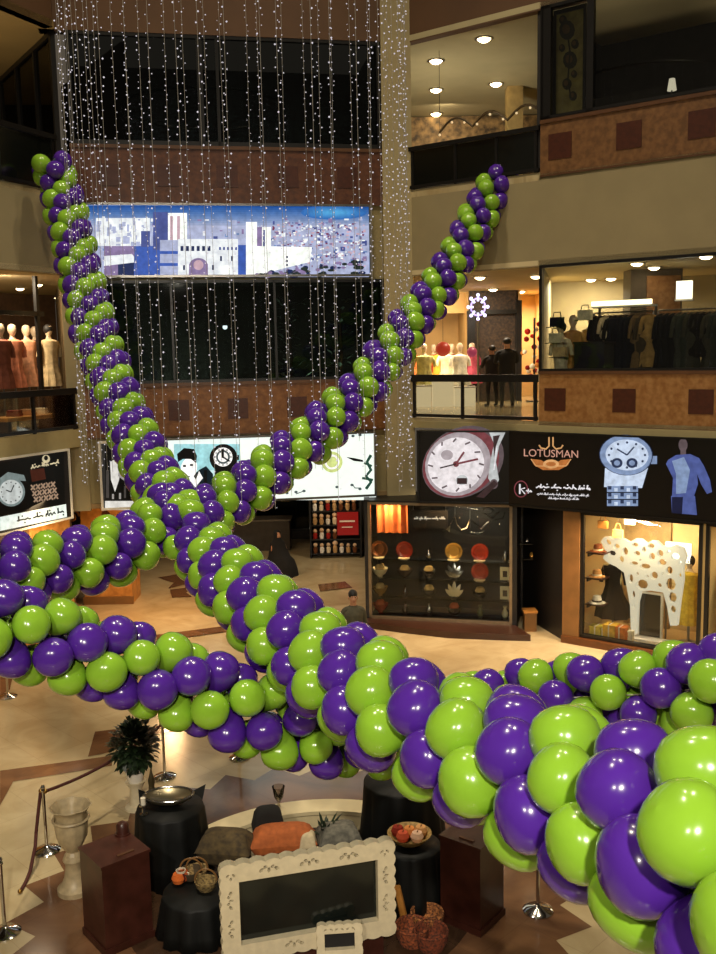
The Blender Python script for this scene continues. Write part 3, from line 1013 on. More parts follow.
for i in range(5):
    for j in range(3):
        x, y = 31 + i * 5 + j * 1.5, 485 + j * 6 - i * .8
        ly += [(q, 4) for q in stroke([(x, y), (x + 4, y + 5)], 1.6)] + [(q, 4) for q in stroke([(x + 4, y), (x, y + 5)], 1.6)]
ly += [(ellpts(46, 459, 4, 4.2), 5), (ellpts(46, 458, 2, 2.4), 0)]
ly += script_line(31, 468, 61, 462, 4.5, 5, rnd, 1.3)
ly += script_line(17, 521, 64, 511.5, 6, 7, rnd, 1.5)
lightbox('shop_sign', 'dark watch advertisement sign with a white script strip on the left wall', 'shop sign', L, -6, -.05, 2.78, 4.28, white, em('#2a211a', .3, False, .28), ly, pm, .04, .12)

# --- long black sign over the shops on the right wall (two runs that meet at an angle)
pm = [em('#0d0907', .2, False, .28), em('#b9aeb4', .75, False, .28), em('#8f4a52', .6, False, .28), em('#e8e2e6', .95, False, .28), em('#4f3a3c', .45, False, .28), em('#c9ced0', .8, False, .28), em('#b9713a', .85, False, .28), em('#d8a26a', .9, False, .28), em('#e6e4ea', .9, False, .28), em('#8aa0c8', .8, False, .28), em('#c6d6ee', .95, False, .28), em('#3c4a6e', .5, False, .28), em('#5a6ab0', .65, False, .28), em('#7a6a70', .5, False, .28), em('#262b50', .4, False, .28)]
sgn = thing('shop_sign', 'long black shop sign with a gold logo, two watches and a man in blue', 'shop sign', R.p(0, 0, 2.85))
sA = S1.at(417, 460, .14)[0]
mb = MB().bf(S1, sA, .12, -.3, .14, 2.88, 4.45).bf(R, -.62, 7, -.1, .14, 2.86, 4.45)
sbd = mb.build('sign_board', mat('sign black', '#110d0b', .3, var=.2), sgn)
mb = MB().bf(S1, sA, .12, .12, .17, 4.43, 4.47).bf(S1, sA, .12, .12, .17, 2.86, 2.9).bf(R, -.6, 7, .12, .17, 4.43, 4.47).bf(R, -.6, 7, .12, .17, 2.84, 2.88).bf(S1, sA, sA + .05, .12, .17, 2.88, 4.42)
mb.build('frame', black, sgn)
lyA = [(ellpts(463, 462, 43, 34, rot=-30), 13), (ellpts(461, 463, 40, 32.5, rot=-30), 2), (ellpts(458, 464, 34, 31, rot=-35), 1), (ellpts(456, 465, 29, 27, rot=-35), 3)]
for a in range(12):
    c, s_ = math.cos(a * .524), math.sin(a * .524)
    lyA += [(q, 13) for q in stroke([(456 + 23 * c + 3 * s_, 465 + 23 * s_ - 1.5 * c), (456 + 28 * c, 465 + 26.5 * s_)], 1.6)]
lyA += [(ellpts(447, 455, 6, 5), 1), (ellpts(462, 480, 6, 5), 5), (stroke([(456, 464), (478, 459)], 2)[0], 2), (stroke([(456, 464), (464, 452)], 2)[0], 2), (ellpts(456, 464, 3, 3), 2), (stroke([(456, 464), (440, 468)], 1.4)[0], 4), (rect(457, 478, 467, 484), 4)]
lyA += [([(489, 432), (506, 431), (499, 446), (496, 462), (499, 480), (494, 488), (488, 478), (491, 458), (494, 444)], 5), ([(493, 436), (500, 435), (496, 446), (494, 458)], 4), (ellpts(494, 484, 4, 5), 13), ([(476, 497), (494, 480), (498, 484), (484, 498)], 4), (stroke([(497, 446), (494, 470)], 1.2)[0], 8)]
art(S1, lyA, .145).build('picture', pm, sbd, smooth=False)
lyB = []
for s_ in (-1, 1):   # curled ornament above and below the name
    lyB += [(q, 7) for q in stroke([(551 + s_ * 2, 437), (551 + s_ * 2, 446), (551 + s_ * 5, 449), (551 + s_ * 10, 448), (551 + s_ * 12, 445)], 1.5)]
    lyB += [([(551, 466), (551 + s_ * 10, 460), (551 + s_ * 20, 459), (551 + s_ * 17, 465), (551 + s_ * 8, 470), (551, 470)], 6)]
    lyB += [(q, 7) for q in stroke([(551 + s_ * 20, 459), (551 + s_ * 15, 466), (551 + s_ * 6, 466), (551, 462)], 1)]
lyB += [(ellpts(551, 464, 8, 4.5), 7), (ellpts(551, 464, 5, 2.2), 6)]
lyB += script_line(536, 487, 590, 489, 5, 8, rnd, 1.4) + script_line(537, 494, 589, 496, 2.4, 8, rnd, .8) + script_line(548, 498.5, 580, 499.5, 2.2, 8, rnd, .8)
ring = ellpts(521, 489, 6.5, 8, 24)
lyB += [(q, 2) for q in stroke(ring + [ring[0]], 1.1)] + [(rect(519, 484, 520.6, 494), 8)] + [(q, 8) for q in stroke([(525, 488), (520.8, 489), (525, 494)], 1.2)] + script_line(526, 491, 533, 491.5, 3.4, 8, rnd, 1.1)
# silver watch with bracelet
lyB += [([(605, 468), (648, 468), (642, 488), (604, 487)], 10)]
for j in range(3):
    y0 = 486 + j * 7
    lyB += [(rect(607, y0, 638, y0 + 6), 9)]
    for i in range(5):
        lyB += [(rect(608 + i * 6.2, y0 + (i % 2) * 2, 611.5 + i * 6.2, y0 + 3.5 + (i % 2) * 2), 10 if i % 2 else 11)]
lyB += [(rect(651, 456, 657, 464), 9), (ellpts(626, 455, 27, 20.5, rot=4), 11), (ellpts(626, 455, 26, 20, rot=4), 9), (ellpts(627, 455, 21.5, 15.5, rot=4), 10)]
for a in range(12):
    c, s_ = math.cos(a * .524), math.sin(a * .524)
    lyB += [(ellpts(627 + 18 * c, 455 + 12.5 * s_, 1.3, 1.3, 6), 11)]
lyB += [(ellpts(617, 463, 5.6, 5), 11), (ellpts(632, 463, 5.6, 5), 11), (ellpts(617, 463, 3, 2.7), 9), (ellpts(632, 463, 3, 2.7), 9), (stroke([(627, 455), (617, 449)], 1.5)[0], 11), (stroke([(627, 455), (634, 447)], 1.5)[0], 11)]
# man seen from behind in a blue shirt
lyB += [(ellpts(683, 445, 4.5, 6.5), 13), (rect(680.5, 449, 686, 456), 13),
        ([(676, 455), (690, 454), (699, 458), (704, 466), (710, 480), (712, 492), (707, 494), (701, 484), (697, 474), (698, 484), (694, 496), (672, 496), (673, 478), (666, 464), (668, 460)], 12),
        ([(672, 461), (684, 457), (690, 470), (686, 493), (676, 494), (676, 474)], 9), ([(671, 496), (695, 496), (697, 515), (672, 513)], 12), ([(672, 497), (683, 497), (682, 514), (672, 513)], 14)]
art(R, lyB, .145).build('picture', pm, sbd, smooth=False)
x0, y0 = 551, 457


def word(x, y):
    a, z = R.at(x0 + x, y0 - y + x * .03, .166)
    return R.p(a, .166, z)


text_mb('LOTUSMAN', word, 10.5).build('lettering', em('#cf9a86', .9, False, .28), sbd, smooth=False)
# ------------------------------------------------------------------ ceiling spotlights
for i, (px, py) in enumerate(((484, 39), (436, 61), (436, 90), (496, 84), (436, 114), (514, 109))):
    q = onz(px, py, 12.92)
    downlight(q.x, q.y, 12.93, 'round recessed spotlight in the pale top gallery ceiling, %s' % ['nearest the front edge', 'front of the left row of three', 'middle of the left row of three', 'middle of the right row of three', 'rear of the left row of three', 'rear of the right row of three'][i], 'top gallery spotlights', .15, LEDW)
for i, (px, py) in enumerate(((480, 277), (493, 289), (521, 291), (536, 276), (455, 285))):
    q = onz(px, py, 7.9)
    downlight(q.x, q.y, 7.9, 'warm round spotlight in the ceiling above the standing couple, %s from the left' % ORD[[1, 2, 3, 4, 0][i]], 'gallery spotlights', .13, LEDW)
for i, (px, py) in enumerate(((637, 264), (654, 268), (673, 272), (706, 257), (611, 279), (591, 280), (686, 284))):
    q = onz(px, py, 7.88)
    downlight(q.x, q.y, 7.9, 'warm ceiling spotlight inside the clothes boutique, %s from the left' % ORD[[2, 3, 4, 6, 1, 0, 5][i]], 'boutique spotlights', .13, LEDW)
    area('boutique_lamp', (q.x, q.y, 7.86), (q.x, q.y - .3, 5), .2, 20, WARM2)
for i, (px, py) in enumerate(((20, 289), (15, 297), (52, 298), (38, 285))):
    q = onz(px, py, 7.93)
    downlight(q.x, q.y, 7.95, 'round spotlight over the mannequins in the left gallery, %s from the left' % ORD[[1, 0, 3, 2][i]], 'left gallery spotlights', .11, LEDW)
a, z = T.at(225, 327, -.8)
t = thing('hanging_lamp', 'small bright lamp glowing behind the lower dark tower window', 'lamp', T.p(a, -.8, z))
MB().ell(T.p(a, -.8, z), .055).build('bulb', em('#f2fbff', 6.0, True), t)
MB().tube([T.p(a, -.8, z + .05), T.p(a, -.8, 7.85)], .008, 6).build('cord', black, t)
MB().lathe([(.02, .12), (.09, .05), (.1, .03)], T.p(a, -.8, z), 14, caps=False).build('lamp_shade', steel, t)


# ------------------------------------------------------------------ plants behind the lower tower window
def leaf(mb, base, d, up, ln, w, m=0):
    side = d.cross(up).normalized()
    pts = [base, base + d * ln * .35 + side * w - up * .0, base + d * ln * .75 + side * w * .7 - up * ln * .06, base + d * ln - up * ln * .16,
           base + d * ln * .75 - side * w * .7 - up * ln * .06, base + d * ln * .35 - side * w]
    mid = base + d * ln * .55 + up * ln * .03
    mb.add(pts + [mid], [(0, 1, 6), (1, 2, 6), (2, 3, 6), (3, 4, 6), (4, 5, 6), (5, 0, 6)], m)


rnd = random.Random(9)
palegreen = mat('pale green leaves', '#8fa08c', .5, var=.3, scale=20)
pot_m = mat('dark pot', '#2c241e', .5)
for i, (px, lab) in enumerate(((290, 'pale leafy tall plant behind the lower tower window, nearer the small lamp'), (341, 'pale leafy tall plant behind the lower tower window, nearer the balloon garland'))):
    a = T.at(px, 330, -.7)[0]
    b = T.p(a, -.9, 4.505)
    t = thing('potted_plant', lab, 'plant', b, 'plants behind the tower glass')
    MB().lathe([(.2, 0), (.28, .5), (.3, .55), (.26, .53)], b, 16).build('pot', pot_m, t)
    stm = MB().tube([b + Vector((0, 0, .5)), b + Vector((.04, 0, 1.6)), b + Vector((0, .03, 2.75))], .03, 6).build('stem', wood, t)
    mb = MB()
    for k in range(90):
        an = rnd.uniform(0, 6.28); h = rnd.uniform(1.2, 3.0); rr = rnd.uniform(.05, .4)
        d = Vector((math.cos(an), math.sin(an), rnd.uniform(-.2, .9))).normalized()
        leaf(mb, b + Vector((math.cos(an) * rr, math.sin(an) * rr * .7, h - .1)), d, Vector((0, 0, 1)), rnd.uniform(.16, .3), .05)
    mb.build('foliage', palegreen, stm)
for px, lab, w_ in ((187, 'pale notice board hanging inside the lower tower window', .62),):
    a0, z0 = T.at(165, 310, -.6); a1, z1 = T.at(211, 290, -.6)
    t = thing('notice_board', lab, 'board', T.p(a0, -.6, z0))
    MB().bf(T, a0, a1, -.63, -.6, z0, z1).build('board', mat('dull board', '#6b6558', .6), t)
    MB().bf(T, a0 - .02, a1 + .02, -.635, -.59, z1, z1 + .03).bf(T, a0 - .02, a1 + .02, -.635, -.59, z0 - .03, z0).build('frame', black, t)

# ------------------------------------------------------------------ top right shop front: framed picture and little lamp
a0, _ = R.at(556, 60, -.25); a1, _ = R.at(583, 60, -.25)
t = thing('framed_picture', 'tall framed picture of dark blooms on an olive ground behind the top shop glass', 'picture', R.p(a0, -.25, 10.85))
MB().bf(R, a0 - .06, a1 + .06, -.3, -.24, 10.8, 10.88).bf(R, a0 - .06, a1 + .06, -.3, -.24, 12.82, 12.9).bf(R, a0 - .06, a0, -.3, -.24, 10.88, 12.82).bf(R, a1, a1 + .06, -.3, -.24, 10.88, 12.82).build('frame', black, t)
MB().bf(R, a0, a1, -.29, -.26, 10.88, 12.82).build('canvas', mat('olive canvas', '#8f8044', .6, scale=5, col2='#6d602f'), t)
lay = []
for cx_, cy_, r_ in ((567, 30, 10), (570, 60, 9), (567, 84, 6), (575, 44, 5), (562, 48, 4), (574, 74, 4), (573, 96, 5), (563, 20, 5)):
    lay.append((ellpts(cx_, cy_, r_ * .8, r_, 11), 0)); lay.append((ellpts(cx_ - 1, cy_ - 1, r_ * .4, r_ * .5, 9), 1))
lay += [(q, 0) for q in stroke([(568, 38), (570, 52), (568, 78), (571, 100)], 1.6)]
art(R, lay, -.258).build('picture', [mat('dark bloom paint', '#2a2413', .6), mat('ochre bloom paint', '#5a3f1c', .6)], t, smooth=False)
a, z = R.at(672, 84, -.9)
t = thing('table_lamp', 'small pale lit lamp inside the dark top shop front', 'lamp', R.p(a, -.9, 9.72))
MB().lathe([(.09, z - .12), (.055, z + .1)], R.p(a, -.9, 0), 14).build('lamp_shade', em('#d8cdb0', .8), t)
MB().lathe([(.05, 10.62), (.015, 10.66), (.015, z - .1), (.02, z - .1)], R.p(a, -.9, 0), 10).build('base', black, t)
MB().bf(R, a - .4, a + .4, -1.2, -.6, 9.72, 10.62).build('stand', blackmat, t)
a2, z2 = R.at(618, 60, -1.2)
t = thing('lounge_sofa', 'dim dark sofa inside the top right shop front', 'sofa', R.p(a2, -1.5, 9.72))
sofa_m = mat('dark upholstery', '#332f2a', .8, var=.2)
MB().bf(R, a2 - .8, a2 + .9, -2.0, -1.1, 9.72, 10.9).build('seat', sofa_m, t)
MB().bf(R, a2 - .8, a2 + .9, -2.2, -1.9, 9.72, 11.5).build('backrest', sofa_m, t)
MB().bf(R, a2 - .95, a2 - .8, -2.1, -1.1, 9.72, 11.1).build('armrest', sofa_m, t)
MB().bf(R, a2 + .9, a2 + 1.05, -2.1, -1.1, 9.72, 11.1).build('armrest', sofa_m, t)
# string decor on the top gallery; glowing beads added as glints
pts = []
for i in range(25):
    f = i / 24
    pts.append(R.p(-3.0 + 2.6 * f, -1.0, 11.15 + .25 * abs(math.sin(f * 9.4))))
t = thing('festoon_garland', 'looped string decoration hanging behind the smoked top gallery railing', 'decoration', pts[0])
MB().tube(pts, .03, 5).build('string', mat('festoon', '#5e4a2a', .7), t)
for p in pts[::3]:
    MB().ell(p - Vector((0, 0, .06)), .028, 8, 5).build('glint_bead', em('#ffe0a8', .8), t)
MB().tube([pts[0], Vector((pts[0].x, pts[0].y, 12.93))], .006, 5).build('hanger', black, t)
MB().tube([pts[-1], Vector((pts[-1].x, pts[-1].y, 12.93))], .006, 5).build('hanger', black, t)


# ------------------------------------------------------------------ clothing and mannequins
def cloth(col, name=None):
    return mat(name or ('cloth ' + col), col, .9, var=.25, scale=10, spec=.2)


def dress_mb(w, h, flare=1.3, depth=.22, folds=9, seed=0, sleeves=True, waist=.62):
    "hollow dress: shoulders at z=h, hem at z=0"
    r = random.Random(seed)
    prof = [(w * .5 * flare, 0), (w * .46 * flare, h * .2), (w * .36 * (1 + flare) / 2, h * .42), (w * .5 * waist + w * .08, h * .58), (w * .5 * .8, h * .72), (w * .5 * .95, h * .86), (w * .5 * .92, h * .95), (w * .24, h * .985), (w * .12, h)]
    ph = r.uniform(0, 6)
    mb = MB()
    mb.lathe(prof, n=28, sx=1, sy=depth / w * 2 * .9, wob=lambda a, f: 1 + .09 * (1 - f) ** 1.3 * math.sin(folds * a + ph))
    if sleeves:
        for s in (-1, 1):
            mb.tube([(s * w * .40, 0, h * .93), (s * w * .56, 0, h * .80), (s * w * .62, .01, h * .62)], [w * .12, w * .11, w * .10], 10)
    return mb


def mannequin(label, cat_group, loc, rot, dress, z0=0., w=.42, h=1.0, flare=1.2, hair=None, head=True, stand=True, skinm=None, seed=0, top=None):
    t = thing('mannequin', label, 'mannequin', loc, cat_group, local=True)
    sm = skinm or mat('mannequin shell', '#cbb394', .4)
    hz = z0 + h
    if stand:
        MB().lathe([(.2, 0), (.2, .015), (.03, .03)], n=18).build('base', steel, t)
        MB().tube([(0, 0, .02), (0, 0, z0 + h * .6)], .02, 8).build('pole', steel, t)
    mb = MB()
    mb.lathe([(.13, z0 + h * .35), (.16, z0 + h * .5), (.13, z0 + h * .66), (.17, z0 + h * .85), (.19, hz - .06), (.08, hz), (.05, hz + .07)], n=16, sy=.62)
    if head:
        mb.lathe([(.045, hz + .06), (.06, hz + .1), (.085, hz + .16), (.09, hz + .22), (.075, hz + .28), (.03, hz + .315), (.001, hz + .32)], n=16, sy=1.12)
    mb.build('torso', sm, t)
    d = dress_mb(w, h, flare, seed=seed)
    for v in d.v:
        v.z += z0
    o = d.build('dress', dress, t)
    if top:
        mb = MB().lathe([(w * .36, z0 + h * .55), (w * .43, z0 + h * .72), (w * .5, z0 + h * .87), (w * .49, z0 + h * .965), (w * .2, z0 + h * 1.0)], n=20, sy=.62, caps=False)
        mb.build('top', top, t)
    if hair:
        MB().ell((0, .01, hz + .21), (.105, .115, .12), 12, 8).build('hair', hair, t)
    t.rotation_euler = (0, 0, rot)
    return t


def garment(label, group, fr, s, t_, ztop, w, h, m, rot=1.1, seed=0, pants=False):
    b = fr.p(s, t_, ztop)
    t = thing('hanging_garment', label, 'garment', b, group, local=True)
    d = dress_mb(w, h, 1.02, .2, 6, seed, True, .9)
    for v in d.v:
        v.z -= h + .06
    d.build('fabric', m, t)
    MB().tube([(-.17, 0, -.10), (0, 0, -.03), (.17, 0, -.10)], .008, 5).tube([(0, 0, -.03), (0, 0, .02), (.02, 0, .045), (.035, 0, .03)], .004, 5).build('hanger', wood, t)
    t.rotation_euler = (0, 0, fr.ang + rot)
    return t


# boutique: two rails of clothes, lit shelf, mannequins
def rail(label, fr, s0, s1, t_, z):
    t = thing('clothes_rail', label, 'clothes rail', fr.p(s0, t_, 4.68))
    MB().tube([fr.p(s0, t_, z), fr.p(s1, t_, z)], .018, 8).build('bar', steel, t)
    for a in (s0, s1):
        MB().tube([fr.p(a, t_, 4.68), fr.p(a, t_, z)], .018, 8).build('upright', steel, t)


bt = -1.3
a0 = R.at(594, 330, bt)[0]; a1 = R.at(653, 330, bt)[0]; a2 = R.at(658, 330, bt)[0]; a3 = R.at(735, 330, bt)[0]
zr = R.at(625, 312, bt)[1]
rail('steel rail of dark coats under the lit boutique shelf', R, a0, a1, bt, zr)
rail('steel rail of dark and grey clothes at the right of the boutique window', R, a2, a3, bt, zr)
cl1 = [('#12100f', .95), ('#1d1613', .95), ('#e8d3a8', .7), ('#15110f', .95), ('#151722', 1.02), ('#10131f', 1.05), ('#11141f', 1.05), ('#0f1119', 1.02), ('#7d6440', .9), ('#4d412e', .95), ('#b08c50', .75)]
lab1 = ['black coat at the left end of the rail under the lit boutique shelf', 'dark brown coat second from the left under the lit boutique shelf', 'short cream blouse between dark coats under the lit boutique shelf',
        'black coat just right of the cream blouse on the boutique rail', 'long navy dress in the middle of the boutique rail, first of four', 'long navy dress in the middle of the boutique rail, second of four', 'long navy dress in the middle of the boutique rail, third of four', 'long navy dress in the middle of the boutique rail, last of four',
        'tan coat right of the long navy dresses on the boutique rail', 'olive coat near the right end of the boutique shelf rail', 'short gold blouse at the right end of the boutique shelf rail']
for i, (c, h) in enumerate(cl1):
    garment(lab1[i], 'clothes on the rail under the lit shelf', R, a0 + .08 + (a1 - a0 - .16) * i / (len(cl1) - 1), bt, zr, .40, h * 1.45, cloth(c), seed=i)
cl2 = [('#0f1010', .95), ('#141414', .95), ('#121214', .95), ('#3c3f34', .9), ('#30362c', .95), ('#3c3b2e', .9), ('#16130f', .6), ('#141210', .62), ('#3f3d2f', .95), ('#32362b', .95), ('#2c2f26', .9), ('#4a3d28', .9)]
w2 = ['black coat', 'black coat', 'black coat', 'grey green shirt', 'grey green shirt', 'khaki shirt', 'short black jacket', 'short black jacket', 'khaki coat', 'grey green coat', 'dark green coat', 'brown coat']
for i, (c, h) in enumerate(cl2):
    garment('%s hanging %s from the left on the right boutique rail' % (w2[i], ORD[i]), 'clothes on the right boutique rail', R, a2 + .1 + (a3 - a2 - .2) * i / (len(cl2) - 1), bt, zr, .40, h * 1.45, cloth(c), seed=20 + i)
z = R.at(625, 306, bt)[1]
t = thing('display_shelf', 'brightly lit shelf above the rail of dark coats', 'shelf', R.p(a0, bt, zr + .1))
MB().bf(R, a0, a1, bt - .25, bt + .15, zr + .10, zr + .14).build('board', white, t)
MB().bf(R, a0, a1, bt + .08, bt + .16, zr + .14, zr + .24).build('light_strip', em('#fff0c0', 3.2, True), t)
for a in (a0 + .03, a1 - .03):
    MB().bf(R, a - .02, a + .02, bt - .25, bt - .2, 4.68, zr + .1).build('bracket', steel, t)
a4, a5 = R.at(676, 295, -2.0)[0], R.at(691, 295, -2.0)[0]
t = thing('wall_lamp', 'square glowing white panel on the boutique back wall', 'light', R.p(a4, -2.0, 7.0))
MB().bf(R, a4, a5, -2.1, -2.0, R.at(680, 299, -2)[1], R.at(680, 281, -2)[1]).build('panel', em('#fff4d6', 2.2, True), t)
MB().bf(R, a4 - .03, a5 + .03, -2.12, -2.02, R.at(680, 299, -2)[1] - .04, R.at(680, 299, -2)[1]).build('frame', white, t)
q = R.p(R.at(573, 345, -1.0)[0], -1.0, 4.68)
mannequin('mannequin in a sand coloured coat at the left of the boutique window', 'boutique mannequins', q, R.ang, cloth('#b98a4e'), .75, .46, 1.15, .9, seed=3)
q = R.p(R.at(561, 345, -.52)[0], -.52, 4.68)
mannequin('mannequin in a pale cream blouse beside the boutique corner', 'boutique mannequins', q, R.ang, cloth('#d9cda4'), .75, .4, 1.0, .8, seed=4, hair=hairm)
q = R.p(R.at(591, 345, -1.6)[0], -1.6, 4.68)
mannequin('mannequin in a golden dress behind the sand coat mannequin', 'boutique mannequins', q, R.ang, cloth('#cfae5f'), .9, .4, 1.05, 1.0, seed=5)
ac, zc = R.at(587, 355, -.6)
t = thing('display_cube', 'black display plinth at the left of the boutique window', 'plinth', R.p(ac, -.6, 4.68))
MB().bf(R, ac - .2, ac + .45, -.95, -.4, 4.68, 6.28).build('body', blackmat, t)
MB().bf(R, ac - .22, ac + .47, -.97, -.38, 6.28, 6.32).build('top', black, t)
for i, (px, py, c) in enumerate(((557, 322, '#20262a'), (556, 338, '#e0d5b0'), (585, 315, '#efe2b8'), (560, 352, '#cdb27a'))):
    a, z = R.at(px, py, -.3)
    t = thing('handbag', '%s handbag on the glass shelf by the boutique corner' % ['dark grey', 'ivory', 'small cream', 'tan'][i], 'handbag', R.p(a, -.3, z), 'boutique handbags')
    MB().bf(R, a - .14, a + .14, -.36, -.24, z - .1, z + .1).build('body', cloth(c), t)
    MB().tube([R.p(a - .09, -.3, z + .09), R.p(a - .07, -.3, z + .2), R.p(a + .07, -.3, z + .2), R.p(a + .09, -.3, z + .09)], .012, 6).build('handle', cloth(c), t)
    MB().bf(R, a - .2, a + .2, -.42, -.2, z - .12, z - .1).build('shelf_board', GLASS, t)
a, z = R.at(641, 330, -.4)

# gallery behind the couple: bright shop with little dresses
gp = [(424, 362, '#d9d38c', 'pale yellow'), (411, 362, '#c96f3a', 'orange'), (440, 358, '#e0a83c', 'orange yellow'), (447, 352, '#e5dcb4', 'cream'), (460, 362, '#f0ead2', 'white'), (434, 372, '#b7492e', 'rust'), (472, 362, '#c05468', 'dark pink'), (452, 395, '#7f2418', 'dark red')]
for i, (px, py, c, nm) in enumerate(gp):
    d = (26.6, 27.5, 28.5, 27.4, 26.6, 29.4, 27.7, 28.9)[i]
    q = ray(px, py); k = d / q.y
    x = q.x * k
    mannequin('child mannequin in a %s dress in the bright shop behind the railing' % nm, 'small dressed mannequins', (x, d, 4.68), .1 * i, cloth(c), .55, .5, .85, 1.25, seed=30 + i, hair=None)
for i, (px, py, c, nm, r) in enumerate(((443, 349, '#c9412a', 'red', .2), (472, 352, '#b84660', 'pink', .14))):
    q = CAM + ray(px, py) * 26.0
    t = thing('hanging_ball', 'round %s glowing lantern above the small dressed mannequins' % nm, 'ball', q, 'hanging balls')
    MB().lathe([(.05, -r)] + [(r * math.sin(a_) * (1 + .03 * (j % 2)), -r * math.cos(a_)) for j, a_ in enumerate([math.pi * x_ / 12 for x_ in range(2, 11)])] + [(.05, r)], q, 18).build('ball_skin', em(c, .5), t)  # glow put into the ball's own colour; it is no lamp
    MB().tube([q + Vector((0, 0, r)), Vector((q.x, q.y, 7.3))], .006, 5).build('cord', black, t)
for i, (x, h) in enumerate(((1.75, .55), (2.35, .75), (2.95, .5))):
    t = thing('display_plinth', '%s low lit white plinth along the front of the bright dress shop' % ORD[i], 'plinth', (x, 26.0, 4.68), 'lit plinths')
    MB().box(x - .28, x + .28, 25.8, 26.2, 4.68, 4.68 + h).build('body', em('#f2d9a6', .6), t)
    MB().box(x - .3, x + .3, 25.78, 26.22, 4.68 + h, 4.72 + h).build('top', white, t)
# fairy light star sign
q = CAM + ray(478, 307) * 26.5
t = thing('star_light', 'small white glowing snowflake light in front of the dark clad wall', 'light', q)
mb = MB()
for k in range(8):
    a_ = k * math.pi / 4
    p0 = q + Vector((math.cos(a_) * .13, 0, math.sin(a_) * .16)); p1 = q + Vector((math.cos(a_) * .27, 0, math.sin(a_) * .33))
    mb.tube([p0, p1], .03, 6).ell(p1, .05, 8, 5)
mb.build('bulb', em('#d9d4ff', 2.2, True), t)
MB().tube([q + Vector((.2 * math.cos(i * .3927), 0, .24 * math.sin(i * .3927))) for i in range(17)], .025, 6).build('frame', em('#b9a8ff', 1.2), t)
MB().tube([q - Vector((0, 0, .25)), Vector((q.x, q.y, 4.68))], .03, 8).build('pole', steel, t)
# right bright niche with decorated tree-like display
mb = MB(); q0 = Vector((5.15, 27.6, 4.68))
t = thing('decorated_stand', 'slim stand hung with red and white ornaments in the narrow bright shop', 'display stand', q0)
MB().tube([q0, q0 + Vector((0, 0, 2.4))], .03, 8).build('pole', black, t)
MB().lathe([(.25, 0), (.25, .03), (.03, .05)], q0, 14).build('base', black, t)
rnd = random.Random(31)
for k in range(26):
    a_ = rnd.uniform(0, 6.28); h = rnd.uniform(.5, 2.3)
    MB().ell(q0 + Vector((math.cos(a_) * rnd.uniform(.1, .4), math.sin(a_) * .25, h)), rnd.uniform(.05, .09), 8, 6).build('ornament', cloth(rnd.choice(['#a3241c', '#e8dfc8', '#c77f3a', '#7c1712'])), t)

# left gallery: dressed mannequins
lm = [(14, 362, 1.35, '#c4795a', 'salmon pink dress', None), (28, 362, 1.55, '#d9a07c', 'peach blouse', None), (50, 360, 1.1, '#cdb58a', 'sand blouse with dark hair', hairm), (2, 362, 1.2, '#7d4a3a', 'brown dress', None), (43, 358, 2.3, '#3b2c2a', 'dark dress', None)]
lm[4] = (36, 358, 2.3, '#3b2c2a', 'dark dress', None)
for i, (px, py, tt, c, nm, hr) in enumerate(lm):
    a = L.at(px, py, -tt)[0]
    q = L.p(a, -tt, 4.62)
    mannequin('mannequin in a %s in the left gallery shop' % nm, 'left gallery mannequins', q, L.ang - .1, cloth(c), .95, .5, 1.05, 1.05, hair=hr, seed=50 + i)
a = L.at(32, 412, -.7)[0]
t = thing('display_bench', 'low lit display bench behind the left gallery railing', 'bench', L.p(a, -2.0, 4.62))
MB().bf(L, a - 1.0, a + .6, -1.0, -.4, 4.62 + .3, 4.62 + .38).build('top', woodlight, t)
for s_ in (-.9, .5):
    MB().bf(L, a + s_ - .05, a + s_ + .05, -.95, -.45, 4.62, 4.92).build('leg', darkwood, t)
a = L.at(32, 412, -.7)[0] - .1
for i, (da, c, nm) in enumerate(((0, '#cfa071', 'tan'), (.35, '#e3d0a8', 'cream'), (-.4, '#7f3a2c', 'rust'))):
    q = L.p(a + da, -.7, 5.0)
    t = thing('folded_clothes', '%s folded clothes pile on the low left gallery bench' % nm, 'clothes', q, 'folded clothes')
    MB().box(q.x - .14, q.x + .14, q.y - .11, q.y + .11, 5.0, 5.06).build('lower_fold', cloth(c), t)
    MB().box(q.x - .13, q.x + .13, q.y - .1, q.y + .1, 5.06, 5.13).build('upper_fold', cloth(c), t)


# ------------------------------------------------------------------ people
def skin_figure(nodes, edges, sub=1):
    me = bpy.data.meshes.new('tmp')
    names = list(nodes)
    me.from_pydata([nodes[n][:3] for n in names], [(names.index(a_), names.index(b_)) for a_, b_ in edges], [])
    o = bpy.data.objects.new('tmp', me); COL.objects.link(o)
    sk = o.modifiers.new('s', 'SKIN'); sk.branch_smoothing = .3
    for i, n in enumerate(names):
        r = nodes[n][3]
        me.skin_vertices[0].data[i].radius = r if isinstance(r, tuple) else (r, r)
        me.skin_vertices[0].data[i].use_root = (n == 'pelvis')
    su = o.modifiers.new('u', 'SUBSURF'); su.levels = sub; su.render_levels = sub
    dg = bpy.context.evaluated_depsgraph_get(); dg.update()
    m2 = o.evaluated_get(dg).to_mesh()
    mb = MB()
    mb.add([v.co for v in m2.vertices], [tuple(p.vertices) for p in m2.polygons])
    bpy.data.objects.remove(o)
    return mb


